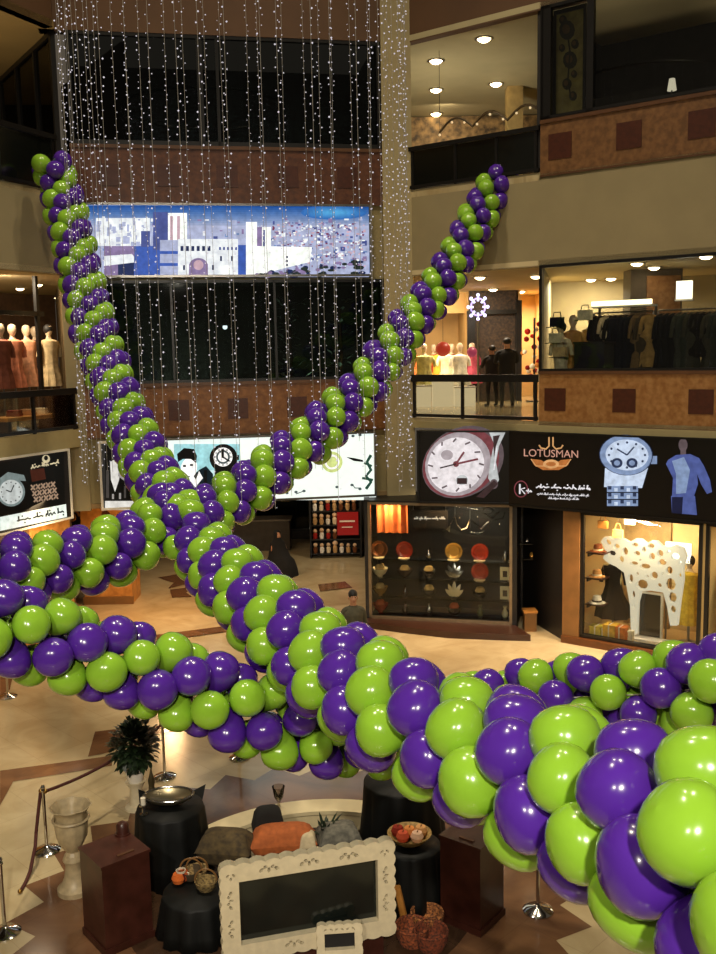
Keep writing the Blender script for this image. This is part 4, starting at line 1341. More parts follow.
def hand_nodes(nd, ed, key, wrist, d, side, s=1.):
    d = Vector(d).normalized(); side = Vector(side).normalized(); nrm = d.cross(side)
    w = Vector(wrist)
    pl = w + d * .07 * s
    nd[key + 'palm'] = (*pl, .030 * s); ed.append((key + 'wrist', key + 'palm'))
    for i in range(4):
        b = pl + side * (-.027 + .018 * i) * s + d * .03 * s
        ln = (.062, .072, .068, .052)[i] * s
        m_ = b + d * ln * .5; e = b + d * ln * .9 + nrm * .018 * s
        for j, (p, r) in enumerate(((b, .0095), (m_, .0088), (e, .007))):
            nd['%sf%d%d' % (key, i, j)] = (*p, r * s)
        ed += [(key + 'palm', '%sf%d0' % (key, i)), ('%sf%d0' % (key, i), '%sf%d1' % (key, i)), ('%sf%d1' % (key, i), '%sf%d2' % (key, i))]
    tb = w + d * .03 * s - side * .032 * s
    te = tb + (d * .6 - side * .6).normalized() * .05 * s
    nd[key + 't0'] = (*tb, .011 * s); nd[key + 't1'] = (*te, .009 * s)
    ed += [(key + 'palm', key + 't0'), (key + 't0', key + 't1')]


def person(label, loc, rot, top, legs, shoes, H=1.72, arms=((-.06, .02), (-.06, .02)), skirt=None, group=None, sit=False, headturn=0):
    "standing figure facing local -Y; arms = (elbow forward, wrist forward) per side"
    t = thing('person', label, 'person', loc, group, local=True)
    k = H / 1.75
    nd = {'pelvis': (0, 0, .93 * k, (.135 * k, .105 * k)), 'belly': (0, 0, 1.07 * k, (.13 * k, .10 * k)), 'chest': (0, .0, 1.27 * k, (.155 * k, .11 * k)), 'neckb': (0, .01, 1.43 * k, (.085 * k, .07 * k)), 'neck': (0, .0, 1.50 * k, .052 * k),
          'head0': (0, -.012, 1.58 * k, (.066 * k, .078 * k)), 'head1': (0, -.006, 1.66 * k, (.076 * k, .094 * k)), 'head2': (0, 0, 1.73 * k, (.050 * k, .058 * k)), 'nose': (0, -.098 * k, 1.61 * k, .013)}
    ed = [('pelvis', 'belly'), ('belly', 'chest'), ('chest', 'neckb'), ('neckb', 'neck'), ('neck', 'head0'), ('head0', 'head1'), ('head1', 'head2'), ('head0', 'nose')]
    for s, key in ((-1, 'l'), (1, 'r')):
        ef, wf = arms[0 if s < 0 else 1]
        nd[key + 'sho'] = (s * .175 * k, .0, 1.40 * k, .062 * k)
        nd[key + 'elb'] = (s * .235 * k, -ef, 1.13 * k, .045 * k)
        wz = 1.13 - math.sqrt(max(.01, .26 ** 2 - (wf - ef) ** 2))
        nd[key + 'wrist'] = (s * (.235 - abs(wf) * .35) * k, -wf, wz * k if wf < .2 else 1.15 * k, .029 * k)
        ed += [('neckb', key + 'sho'), (key + 'sho', key + 'elb'), (key + 'elb', key + 'wrist')]
        dd = Vector(nd[key + 'wrist'][:3]) - Vector(nd[key + 'elb'][:3])
        hand_nodes(nd, ed, key, nd[key + 'wrist'][:3], dd, (0, -1, 0) if wf < .2 else (0, 0, 1), k)
        nd[key + 'hip'] = (s * .09 * k, 0, .86 * k, .09 * k)
        nd[key + 'knee'] = (s * .105 * k, -.015, .49 * k, .060 * k)
        nd[key + 'calf'] = (s * .108 * k, .015, .33 * k, .057 * k)
        nd[key + 'ank'] = (s * .11 * k, .02, .085 * k, .040 * k)
        nd[key + 'heel'] = (s * .11 * k, .035, .045 * k, .042 * k)
        nd[key + 'toe'] = (s * .125 * k, -.15, .03 * k, .032 * k)
        ed += [('pelvis', key + 'hip'), (key + 'hip', key + 'knee'), (key + 'knee', key + 'calf'), (key + 'calf', key + 'ank'), (key + 'ank', key + 'heel'), (key + 'heel', key + 'toe')]
    mb = skin_figure(nd, ed)
    for i, f in enumerate(mb.f):
        c = sum((mb.v[j] for j in f), Vector()) / len(f)
        if c.z > 1.49 * k:
            m_ = 0
        elif c.z < .10 * k:
            m_ = 3
        elif abs(c.x) > .185 * k and c.z < .93 * k and c.z > .5 * k or (c.y < -.27):
            m_ = 0
        elif c.z > .90 * k or abs(c.x) > .2 * k and c.z > .88 * k:
            m_ = 1
        else:
            m_ = 2
        mb.m[i] = m_
    mb.build('body', [skin, top, legs, shoes], t, ang=180)
    # jacket hem and collar, hair, ears, eyes
    MB().lathe([(.175 * k, .80 * k), (.172 * k, .95 * k), (.165 * k, 1.1 * k), (.185 * k, 1.27 * k), (.19 * k, 1.36 * k), (.10 * k, 1.45 * k), (.065 * k, 1.485 * k)], n=20, sy=.72, caps=False).build('jacket', top, t, ang=180)
    MB().ell((0, .022, 1.685 * k), (.088 * k, .100 * k, .088 * k), 14, 9).build('hair', hairm, t, ang=180)
    for s in (-1, 1):
        MB().ell((s * .082 * k, .0, 1.62 * k), (.012, .022, .032), 8, 6).build('ear', skin, t)
        MB().ell((s * .03 * k, -.088 * k, 1.645 * k), (.013, .008, .008), 8, 5).build('eye', mat('eye', '#1a1210', .2), t)
    MB().ell((0, -.088 * k, 1.565 * k), (.024, .008, .007), 8, 5).build('mouth', mat('lips', '#7a3f33', .5), t)
    t.rotation_euler = (0, 0, rot)
    return t


dk = mat('dark jacket cloth', '#17130f', .85, var=.3, scale=14)
dk2 = mat('dark brown cloth', '#241a13', .85, var=.3, scale=14)
jean = mat('grey trousers cloth', '#3b3a36', .85, var=.2, scale=14)
shoe = mat('black shoe leather', '#0e0c0b', .4)
q = CAM + ray(507, 380) * 25.2
person('person with dark hair in a black jacket standing behind the black railing, back turned', (q.x, q.y, 4.68), math.pi, dk, jean, shoe, 1.8, ((.10, .24), (.10, .24))).scale = (1.25, 1.2, 1)
q = CAM + ray(492, 380) * 25.6
person('shorter person in dark brown standing left of the one in the black jacket', (q.x, q.y, 4.68), math.pi + .3, dk2, dk2, shoe, 1.62, ((.02, .05), (.08, .22))).scale = (1.2, 1.2, 1)
person('person with short dark hair in an olive shirt below, left of the lit shop window', (CAM.x + ray(353, 600).x * 17.6, 17.3, 0), .15, mat('olive shirt cloth', '#4a4634', .85, var=.2, scale=14), dk, shoe, 1.78)
# seated person in black
q = onz(279, 573, 0)
t = thing('person', 'person wrapped in a long black garment sitting in the passage below the white light box', 'person', q, local=True)
nd = {'pelvis': (0, .05, .42, (.14, .12)), 'belly': (0, .05, .56, .12), 'chest': (0, .03, .76, (.14, .1)), 'neckb': (0, .02, .92, .07), 'neck': (0, .0, .98, .05), 'head0': (0, -.02, 1.05, (.066, .075)), 'head1': (0, -.01, 1.13, (.074, .09)), 'head2': (0, 0, 1.19, .05), 'nose': (0, -.105, 1.08, .012)}
ed = [('pelvis', 'belly'), ('belly', 'chest'), ('chest', 'neckb'), ('neckb', 'neck'), ('neck', 'head0'), ('head0', 'head1'), ('head1', 'head2'), ('head0', 'nose')]
for s, key in ((-1, 'l'), (1, 'r')):
    nd[key + 'sho'] = (s * .16, .02, .88, .055); nd[key + 'elb'] = (s * .22, -.06, .64, .042); nd[key + 'wrist'] = (s * .10, -.19, .56, .028)
    nd[key + 'hip'] = (s * .1, -.04, .42, .085); nd[key + 'knee'] = (s * .12, -.42, .44, .06); nd[key + 'ank'] = (s * .12, -.44, .08, .04); nd[key + 'toe'] = (s * .13, -.6, .035, .032)
    ed += [('neckb', key + 'sho'), (key + 'sho', key + 'elb'), (key + 'elb', key + 'wrist'), ('pelvis', key + 'hip'), (key + 'hip', key + 'knee'), (key + 'knee', key + 'ank'), (key + 'ank', key + 'toe')]
    hand_nodes(nd, ed, key, nd[key + 'wrist'][:3], (0, -1, -.3), (s, 0, 0))
skin_figure(nd, ed).build('body', skin, t, ang=180)
robe = mat('black robe cloth', '#100e0d', .9, var=.3, scale=10)
mb = MB()
rings = [(.0, .46, .60, -.16), (.2, .43, .55, -.15), (.42, .37, .48, -.13), (.52, .30, .36, -.07), (.72, .25, .19, .02), (.88, .22, .15, .03), (.96, .13, .12, .03), (1.04, .105, .11, .03), (1.14, .105, .115, .03), (1.21, .085, .09, .03), (1.245, .02, .02, .03)]
vs = []
for i, (z, rx, ry, cy) in enumerate(rings):
    for j in range(24):
        a_ = 2 * math.pi * j / 24
        wv = 1 + .05 * math.sin(7 * a_) * (1 - i / 10)
        vs.append((rx * wv * math.cos(a_), cy + ry * wv * math.sin(a_), z))
fs = []
for i in range(len(rings) - 1):
    for j in range(24):
        if 7 <= i <= 8 and 16 <= j <= 19:
            continue
        fs.append((i * 24 + j, i * 24 + (j + 1) % 24, (i + 1) * 24 + (j + 1) % 24, (i + 1) * 24 + j))
mb.add(vs, fs).build('robe', robe, t, ang=180)
t.rotation_euler = (0, 0, .5)
t = thing('stool', 'low black stool under the seated person in black', 'stool', q + Vector((0, .05, 0)))
MB().lathe([(.17, .32), (.18, .36), (.001, .37)], q + Vector((0, .07, 0)), 18).build('seat', blackmat, t)
for k in range(3):
    a_ = k * 2.094
    MB().tube([q + Vector((.06 * math.cos(a_), .07 + .06 * math.sin(a_), .33)), q + Vector((.14 * math.cos(a_), .07 + .14 * math.sin(a_), 0))], .015, 6).build('leg', steel, t)
# ------------------------------------------------------------------ kiosk in the passage
kq = onz(336, 558, 0)
KX, KY = kq.x, kq.y
t = thing('display_kiosk', 'tall black display kiosk crowded with small goods and a red panel', 'kiosk', (KX, KY, 0))
mb = MB()
for x in (-.78, .74):
    mb.box(KX + x, KX + x + .05, KY - .02, KY + .5, 0, 2.0)
mb.box(KX - .78, KX + .79, KY + .46, KY + .5, 0, 2.0)
mb.build('frame', blackmat, t)
for i, z in enumerate((.12, .55, .98, 1.4, 1.82)):
    MB().box(KX - .74, KX + .75, KY - .06 + .05 * i, KY + .46, z, z + .04).build('shelf', black, t)
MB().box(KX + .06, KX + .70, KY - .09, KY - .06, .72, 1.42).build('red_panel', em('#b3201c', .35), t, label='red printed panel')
MB().box(KX + .13, KX + .6, KY - .094, KY - .09, 1.12, 1.17).box(KX + .2, KX + .52, KY - .094, KY - .09, .95, .98).build('lettering', white, t)
rnd = random.Random(77)
nm_c = [('cream', '#e3d2ae'), ('white', '#efe8da'), ('brown', '#6b3f22'), ('red', '#9c231b'), ('tan', '#c29a66')]
pl_n = ['bottom', 'second', 'third', 'fourth', 'top']
for i, z in enumerate((.16, .59, 1.02, 1.44, 1.86)):
    for j in range(7):
        x = KX - .62 + j * .2
        if KX + .02 < x and i in (1,):
            continue
        nmc, c = rnd.choice(nm_c)
        y = KY + .05 + .05 * i
        t = thing('toy_figure', '%s small toy figure, %s from the left on the %s kiosk shelf' % (nmc, ORD[j], pl_n[i]), 'toy', (x, y, z), 'small goods on the kiosk')
        m_ = cloth(c)
        h = rnd.uniform(.27, .36)
        MB().lathe([(.055, 0), (.07, h * .3), (.06, h * .55), (.03, h * .65)], (x, y, z), 10).build('body', m_, t)
        MB().ell((x, y, z + h * .82), h * .22, 10, 7).build('head', mat('toy face', '#d8b48c', .6), t)
t = thing('shop_counter', 'dim grey counter against the dark rear wall of the passage', 'counter', (-3.3, 29.6, 0))
MB().box(-4.6, -2.2, 29.6, 30.3, 0, .95).build('body', darkgrey, t)
MB().box(-4.65, -2.15, 29.55, 30.35, .95, 1.0).build('top', mat('grey counter top', '#6b6459', .4), t)

# ------------------------------------------------------------------ dark shop window: shelves, plates, ornaments
st = -.45
rows = [S1.at(440, y, st)[1] for y in (553, 572, 591, 612)]
rows[3] = max(rows[3], .33)
cols_px = (380, 405, 429, 454, 480, 505)
red = mat('red glaze', '#9c2f1d', .25, var=.3); copper = mat('copper', '#b06a3a', .25, .8); gold = mat('gold glaze', '#c99a4a', .25, .6); cr_g = mat('cream glaze', '#e0cfa0', .3); silver = mat('silver', '#b9b6b0', .2, 1.); darkglz = mat('dark glaze', '#3a2a22', .25); olive = mat('olive glaze', '#6b6a3a', .3)
lay_ = {(0, 0): ('plate', copper), (0, 1): ('plate', red), (0, 2): ('vase', silver), (0, 3): ('plate', gold), (0, 4): ('plate', red), (0, 5): ('vase', silver),
        (1, 0): ('bowl', cr_g), (1, 1): ('bowl', darkglz), (1, 2): ('bowl', silver), (1, 3): ('leaf', silver), (1, 4): ('plate', red), (1, 5): ('card', cr_g),
        (2, 0): ('bowl', gold), (2, 1): ('vase', darkglz), (2, 2): ('bowl', silver), (2, 3): ('leaf', cr_g), (2, 4): ('bowl', silver), (2, 5): ('card', cr_g),
        (3, 0): ('bowl', red), (3, 1): ('vase', darkglz), (3, 2): ('vase', silver), (3, 3): ('bowl', darkglz), (3, 4): ('vase', olive), (3, 5): ('vase', cr_g)}
cn = {copper.name: 'copper', red.name: 'red', gold.name: 'gold', cr_g.name: 'cream', silver.name: 'silver', darkglz.name: 'dark', olive.name: 'olive'}
rown = ['top', 'second', 'third', 'lowest']
for r_i, z in enumerate(rows):
    t = thing('glass_shelf', '%s glass shelf with ornaments in the dark shop window' % rown[r_i], 'shelf', S1.p(-1.5, st, z - .16), 'ornament shelves')
    MB().bf(S1, -3.05, -.1, st - .18, st + .14, z - .17, z - .155).build('board', GLASS, t)
    for a in (-3.1, -.1):
        MB().bf(S1, a, a + .04, st - .16, st - .1, z - .2, z - .15).build('bracket', steel, t)
    for c_i, px in enumerate(cols_px):
        kind, m_ = lay_[(r_i, c_i)]
        a = S1.at(px, 580, st)[0]
        b = S1.p(a, st, z - .155)
        base = thing({'plate': 'decorative_plate', 'bowl': 'decorative_bowl', 'vase': 'small_vase', 'leaf': 'leaf_ornament', 'card': 'display_card'}[kind],
                     '%s %s, %s from the left on the %s shelf of the dark shop window' % (cn[m_.name], {'plate': 'upright plate', 'bowl': 'bowl', 'vase': 'vase', 'leaf': 'pointed ornament', 'card': 'upright card'}[kind], ORD[c_i], rown[r_i]),
                     {'plate': 'plate', 'bowl': 'bowl', 'vase': 'vase', 'leaf': 'ornament', 'card': 'card'}[kind], b, 'ornaments in the dark shop window')
        if kind == 'plate':
            mb = MB(); n_ = 22; ring0 = []
            vs = []
            for (rr, dz) in ((.001, .0), (.12, 0), (.13, .012), (.195, .03), (.2, .03), (.195, .022)):
                for j in range(n_):
                    a_ = 2 * math.pi * j / n_
                    vs.append(b + S1.u * rr * math.cos(a_) + Vector((0, 0, .21 + rr * math.sin(a_))) + S1.n * dz)
            fs = [(i * n_ + j, i * n_ + (j + 1) % n_, (i + 1) * n_ + (j + 1) % n_, (i + 1) * n_ + j) for i in range(5) for j in range(n_)]
            mb.add(vs, fs).build('dish', m_, base)
            MB().tube([b + S1.u * .08 + S1.n * .05, b + S1.u * .07 - S1.n * .03 + Vector((0, 0, .1))], .008, 5).tube([b - S1.u * .08 + S1.n * .05, b - S1.u * .07 - S1.n * .03 + Vector((0, 0, .1))], .008, 5).build('easel', black, base)
            MB().lathe([(.09, -.0), (.13, .02), (.135, .035)], b + S1.n * .09, 16).build('rim_dish', cr_g, base)
        elif kind == 'bowl':
            MB().lathe([(.06, 0), (.06, .02), (.13, .07), (.18, .16), (.195, .2), (.18, .19), (.12, .09), (.001, .04)], b, 20).build('bowl', m_, base)
            MB().lathe([(.08, .14), (.12, .2), (.08, .28), (.001, .3)], b, 12).build('filling', cloth('#b5542e' if r_i == 3 else '#caa86a'), base)
        elif kind == 'vase':
            MB().lathe([(.045, 0), (.07, .05), (.075, .1), (.04, .17), (.028, .22), (.05, .26), (.045, .26)], b, 16).build('body', m_, base)
            MB().lathe([(.055, 0), (.055, .012)], b, 14).build('foot', black, base)
        elif kind == 'leaf':
            mb = MB()
            for s_, l_ in ((-.9, .27), (-.45, .33), (0, .38), (.45, .33), (.9, .27)):
                d = (S1.u * math.sin(s_) + Vector((0, 0, math.cos(s_)))).normalized()
                leaf(mb, b + Vector((0, 0, .03)), d, S1.n, l_, .055)
            mb.build('blade', m_, base)
            MB().lathe([(.07, 0), (.07, .02), (.02, .04)], b, 14).build('foot', black, base)
        else:
            MB().bf(S1, a - .11, a + .11, st - .01, st + .01, z - .13, z + .17).build('card', m_, base)
            MB().bf(S1, a - .05, a + .05, st - .05, st + .03, z - .155, z - .13).build('foot', black, base)
            MB().bf(S1, a - .05, a + .05, st + .012, st + .016, z - .06, z + .08).build('emblem', darkglz, base)
# orange drape and dark header in the window
a0, a1 = S1.at(376, 530, -.7)[0], S1.at(408, 530, -.7)[0]
t = thing('drape', 'glowing orange drape in the left corner of the dark shop window', 'drape', S1.p(a0, -.7, 2.0))
mb = MB(); vs = []
n_ = 24
for k, z in enumerate((2.82, 2.4, 2.0)):
    for j in range(n_ + 1):
        f = j / n_
        vs.append(S1.p(a0 + (a1 - a0) * f, -.7 + .05 * math.sin(f * 26) - .02 * k, z))
mb.add(vs, [(i * (n_ + 1) + j, i * (n_ + 1) + j + 1, (i + 1) * (n_ + 1) + j + 1, (i + 1) * (n_ + 1) + j) for i in range(2) for j in range(n_)]).build('fabric', mat('orange drape', '#c8692c', .8, var=.3), t)
MB().tube([S1.p(a0 - .05, -.7, 2.82), S1.p(a1 + .05, -.7, 2.82)], .02, 8).build('rod', brass, t)
a0, a1 = S1.at(413, 518, -.3)[0], S1.at(446, 518, -.3)[0]
t = thing('name_plate', 'dark plate with a white line of lettering high in the dark shop window', 'plate sign', S1.p(a0, -.3, 2.3))
MB().bf(S1, a0 - .04, a1 + .04, -.32, -.3, 2.22, 2.62).build('plate', black, t)
art(S1, script_line(414, 518.6, 445, 518.6, 2.6, 0, random.Random(3), .9), -.295).build('lettering', em('#e8e2d2', .7), t, smooth=False)
MB().bf(S1, a0, a0 + .01, -.315, -.305, 2.62, 2.84).bf(S1, a1 - .01, a1, -.315, -.305, 2.62, 2.84).build('hanger', steel, t)
t = thing('calligraphy_ornament', 'silver calligraphy swirl hanging high in the dark shop window', 'ornament', S1.p(S1.at(475, 520, -.28)[0], -.28, 2.3))
mb = MB()
def S1p(px, py, tt=-.28):
    a_, z_ = S1.at(px, py, tt)
    return S1.p(a_, tt, z_)
for pl in ([(447, 530), (452, 522), (455, 516), (457, 524), (461, 530), (467, 528), (470, 520), (476, 524), (481, 529), (488, 522)],
           [(483, 510), (488, 507), (494, 510), (490, 514), (484, 513), (492, 518), (499, 512)], [(449, 532), (450, 526)], [(470, 532), (478, 534), (484, 531)], [(495, 520), (503, 518), (505, 512)]):
    mb.tube([S1p(x, y) for x, y in pl], .016, 6)
for x, y in ((460, 518), (478, 517), (500, 524)):
    mb.ell(S1p(x, y), .025, 8, 5)
mb.build('script', silver, t)
MB().tube([S1p(455, 516), S1p(455, 503)], .004, 5).tube([S1p(494, 510), S1p(494, 503)], .004, 5).tube([S1p(470, 528), S1p(470, 503)], .004, 5).build('hanger', steel, t)
# doorway: dim shelf with small goods
for i, (px, py) in enumerate(((527, 541), (546, 548), (553, 572), (532, 556), (540, 530), (551, 532))):
    q = CAM + ray(px, py) * 21.6
    t = thing('shelf_ornament', 'small glinting ornament in the dark doorway, %s' % ['upper left', 'upper right', 'lower right', 'lower left', 'top middle', 'top right'][i], 'ornament', q, 'ornaments in the doorway')
    MB().lathe([(.04, -.05), (.07, 0), (.05, .07), (.02, .1)], q, 12).build('body', [silver, copper, silver, gold, cr_g, silver][i], t)
    MB().box(q.x - .2, q.x + .2, q.y - .1, q.y + .1, q.z - .07, q.z - .05).build('ledge', black, t)
t = thing('door_mat', 'low brown crate standing inside the dark doorway', 'crate', (3.75, 20.5, 0))
t.name = 'wooden_crate'
ORG['wooden_crate'] = Vector((3.75, 20.5, 0))
MB().box(3.62, 3.88, 20.35, 20.65, 0, .42).build('body', wood, t)
MB().box(3.6, 3.9, 20.33, 20.67, .42, .46).build('lid', woodlight, t)

# ------------------------------------------------------------------ bright shop window
st = -.45
outer = [(602, 541), (605, 537), (610, 536.5), (614, 539), (619, 537.5), (625, 539), (630, 542), (636, 538.5), (642, 539), (647, 543), (652, 540.5), (658, 541), (663, 546), (670, 547), (676, 545), (684, 548), (687, 556), (684, 566), (684, 580), (681, 600), (678, 625), (671, 625), (668, 606), (664, 592), (652, 590), (642, 591), (639, 602), (637, 634), (632, 634), (631, 605), (628, 588), (625, 572), (617, 566), (610, 563), (604, 558), (607, 551)]
holes = [ellpts(609, 542, 4.43, 3.24, 9, 40), ellpts(617.5, 546, 4.72, 3.83, 9), ellpts(626, 551, 4.43, 6.19, 9), ellpts(636, 544.5, 4.43, 3.24, 9), ellpts(638, 553, 4.43, 3.83, 9), ellpts(645, 549, 2.81, 3.83, 8), ellpts(652, 545.5, 3.83, 2.95, 8), ellpts(653, 556, 4.43, 5.62, 9), ellpts(661, 553, 3.24, 3.54, 8), ellpts(613, 553, 3.83, 2.95, 8), ellpts(635, 563, 5.91, 3.24, 9), ellpts(646, 566, 6.49, 3.54, 9), ellpts(631.5, 578, 3.83, 6.78, 9), ellpts(643, 584, 4.43, 3.83, 9), ellpts(655, 575, 5.02, 5.02, 9), ellpts(670, 570, 4.43, 5.02, 9), ellpts(671, 584, 3.54, 4.14, 8), ellpts(673, 597, 3.24, 3.83, 8), ellpts(673.5, 609, 2.95, 3.54, 8), ellpts(663, 562, 3.83, 2.95, 8), ellpts(676, 556, 3.83, 2.95, 8), ellpts(622, 559, 2.95, 3.54, 8), ellpts(641, 559.5, 1.6, 1.3, 7), ellpts(648, 576, 1.6, 2, 7), ellpts(638, 573.5, 1.6, 2, 7), ellpts(660, 585, 1.8, 1.6, 7), ellpts(663.5, 573, 1.2, 1.8, 7), ellpts(681, 562, 1.6, 2, 7), ellpts(680.5, 575, 1.4, 2, 7), ellpts(669.5, 551, 1.8, 1.4, 7), ellpts(634, 594, 1.6, 3, 8), ellpts(634.5, 606, 1.4, 3, 8), ellpts(634.5, 619, 1.2, 3, 8)]
def grow(loops, edge):
    C = [(sum(p[0] for p in l) / len(l), sum(p[1] for p in l) / len(l)) for l in loops]
    rad = [max(math.dist(c, p) for p in l) for c, l in zip(C, loops)]
    res = []
    for i, l in enumerate(loops):
        f = 1.6
        while f > .7:
            r = rad[i] * f
            ok = all(j == i or math.dist(C[i], C[j]) > r + rad[j] + .9 for j in range(len(C)))
            dense = [(edge[k][0] + (edge[(k + 1) % len(edge)][0] - edge[k][0]) * s / 6, edge[k][1] + (edge[(k + 1) % len(edge)][1] - edge[k][1]) * s / 6) for k in range(len(edge)) for s in range(6)]
            if ok and all(math.dist(C[i], e) > r + .8 for e in dense):
                break
            f -= .05
        rad[i] *= f
        res.append([(C[i][0] + (p[0] - C[i][0]) * f, C[i][1] + (p[1] - C[i][1]) * f) for p in l])
    return res


holes = grow(holes, outer)
t = thing('fretwork_display', 'white cut-out display shaped like a spotted animal in the bright shop window', 'display', R.p(R.at(645, 600, st)[0], st, .16))


def fw(x, y, d):
    a, z = R.at(x, y, st)
    return R.p(a, st + d, z)


curve_fill(outer, holes, fw, .06, 'fretwork_panel', em('#fff3d4', .6, True), t)  # glow in the panel's colour stands in for the bright shop light
a_, z_ = R.at(655, 632, st)
MB().bf(R, R.at(630, 640, st)[0], R.at(680, 640, st)[0], st - .15, st + .15, .16, .22).build('base', white, t)
a0, a1 = R.at(665, 550, -.7)[0], R.at(690, 550, -.7)[0]
t = thing('lit_box', 'bright white glowing box behind the right end of the white cut-out display', 'light', R.p(a0, -.7, 1.9))
MB().bf(R, a0, a1, -.8, -.7, R.at(675, 562, -.7)[1], R.at(675, 543, -.7)[1]).build('panel', em('#fff6dc', 2.2, True), t)
MB().bf(R, a0, a0 + .03, -.83, -.79, .16, 2.0).bf(R, a1 - .03, a1, -.83, -.79, .16, 2.0).build('stand', steel, t)
a0, a1 = R.at(640, 600, -.6)[0], R.at(661, 600, -.6)[0]
t = thing('standing_mirror', 'dark upright mirror under the white cut-out display', 'mirror', R.p(a0, -.6, .16))
MB().bf(R, a0, a1, -.63, -.6, .2, R.at(650, 594, -.6)[1]).build('pane', mat('dark mirror', '#1c1712', .15), t)
zt = R.at(650, 594, -.6)[1]
MB().bf(R, a0 - .03, a0, -.65, -.58, .16, zt + .03).bf(R, a1, a1 + .04, -.65, -.58, .16, zt + .03).bf(R, a0, a1, -.65, -.58, zt, zt + .03).bf(R, a0, a1, -.65, -.58, .16, .2).build('frame', white, t)
q = R.p(R.at(613, 600, -.7)[0], -.7, .16)
mannequin('mannequin in a dark flared skirt and pale top in the bright shop window', 'bright shop mannequins', q, R.ang, cloth('#191310'), .35, .44, 1.15, 1.75, seed=70, top=cloth('#e8d89a'), skinm=mat('dark mannequin', '#2a1d15', .5))
q = R.p(R.at(689, 590, -.8)[0], -.8, .16)
mannequin('mannequin in a yellow dress at the right of the bright shop window', 'bright shop mannequins', q, R.ang, cloth('#d8b53a'), .4, .42, 1.1, 1.0, seed=71, hair=hairm)
q = R.p(3.90, -.6, .16)
mannequin('mannequin in a dark dress in the last bay of the bright shop, at its edge', 'bright shop mannequins', q, R.ang, cloth('#2a2420'), .4, .42, 1.15, 1.2, seed=72)
hats = [(589, 549, '#7d4a2c', 'brown', '#e4d7b0'), (588, 574, '#c08a4e', 'tan', '#e9dcb8'), (588, 600, '#e8e0cb', 'white', '#3a2c22')]
for i, (px, py, c, nm, c2) in enumerate(hats):
    a, z = R.at(px, py, -.3); a += .2
    t = thing('hat', '%s brimmed hat on the %s ledge at the left of the bright shop window' % (nm, ['upper', 'middle', 'lower'][i]), 'hat', R.p(a, -.3, z), 'hats in the bright shop')
    MB().lathe([(.17, -.03), (.18, -.02), (.1, 0), (.095, .06), (.08, .12), (.03, .135), (.001, .135)], R.p(a, -.3, z), 20).build('crown', cloth(c), t)
    MB().lathe([(.102, .0), (.099, .035)], R.p(a, -.3, z), 20, caps=False).build('band', cloth(c2), t)
    tt = thing('hat_ledge', 'small dark ledge under the %s hat in the bright shop window' % nm, 'shelf', R.p(a, -.3, z - .06), 'hat ledges')
    MB().bf(R, a - .19, a + .2, -.5, -.12, z - .06, z - .035).build('board', darkwood, tt)
    MB().bf(R, a - .19, a - .16, -.5, -.2, z - .14, z - .06).build('bracket', black, tt)
bags = [(630, 520, '#e9dfc4', 'white'), (603, 524, '#b9823f', 'tan'), (618, 533, '#d9c178', 'pale yellow')]
for i, (px, py, c, nm) in enumerate(bags):
    a, z = R.at(px, py, -.35)
    t = thing('handbag', '%s handbag hanging high in the bright shop window' % nm, 'handbag', R.p(a, -.35, z), 'hanging handbags')
    MB().bf(R, a - .1, a + .1, -.4, -.3, z - .09, z + .07).build('body', cloth(c), t)
    MB().tube([R.p(a - .07, -.35, z + .06), R.p(a - .03, -.35, z + .2), R.p(a + .03, -.35, z + .2), R.p(a + .07, -.35, z + .06)], .01, 6).build('handle', cloth(c), t)
    MB().tube([R.p(a, -.35, z + .2), R.p(a, -.35, 2.84)], .004, 5).build('hanging_wire', steel, t)
boxes = [(597, 632, '#d9c24a', 'yellow', .12, .2), (611, 629, '#e2b23e', 'golden', .13, .28), (621, 632, '#c9722c', 'orange', .11, .26), (604, 634, '#efe6c8', 'white', .06, .16), (631, 637, '#efe6c8', 'cream', .05, .2)]
for i, (px, py, c, nm, w, h) in enumerate(boxes):
    a = R.at(px, py, -.25)[0]
    t = thing('gift_box', '%s box standing on the floor of the bright shop window' % nm, 'box', R.p(a, -.25, .16), 'boxes in the bright shop')
    MB().bf(R, a - w, a + w, -.25 - w, -.25 + w, .16, .16 + h).build('box_body', cloth(c), t)
    MB().bf(R, a - w - .01, a + w + .01, -.26 - w, -.24 + w, .16 + h, .19 + h).build('lid', cloth(c), t)
    MB().bf(R, a - .012, a + .012, -.262 - w, -.238 + w, .16, .193 + h).build('ribbon', white, t)
# gold ornament beside the black arched door, left
a0 = L.at(62, 545, -.1)[0]
t = thing('scroll_ornament', 'curled gold metal ornament on the dark wall beside the lit wooden pillar', 'ornament', Vector((-7.08, 22.9, 0)))
mb = MB()
for k, (cx_, cz_, r_) in enumerate(((-7.0, 2.35, .18), (-7.15, 1.95, .2), (-6.98, 1.6, .18), (-7.12, 1.25, .18))):
    mb.tube([(cx_ + r_ * (1 - i / 22) * math.cos(i * .5 + k), 22.88, cz_ + r_ * (1 - i / 22) * math.sin(i * .5 + k)) for i in range(20)], .03, 6)
mb.build('scroll', brass, t)
MB().tube([(-7.08, 22.9, 0), (-7.08, 22.9, 2.6)], .03, 8).build('pole', brass, t)
MB().lathe([(.25, 0), (.25, .04), (.04, .08)], (-7.08, 22.9, 0), 16).build('base', brass, t)

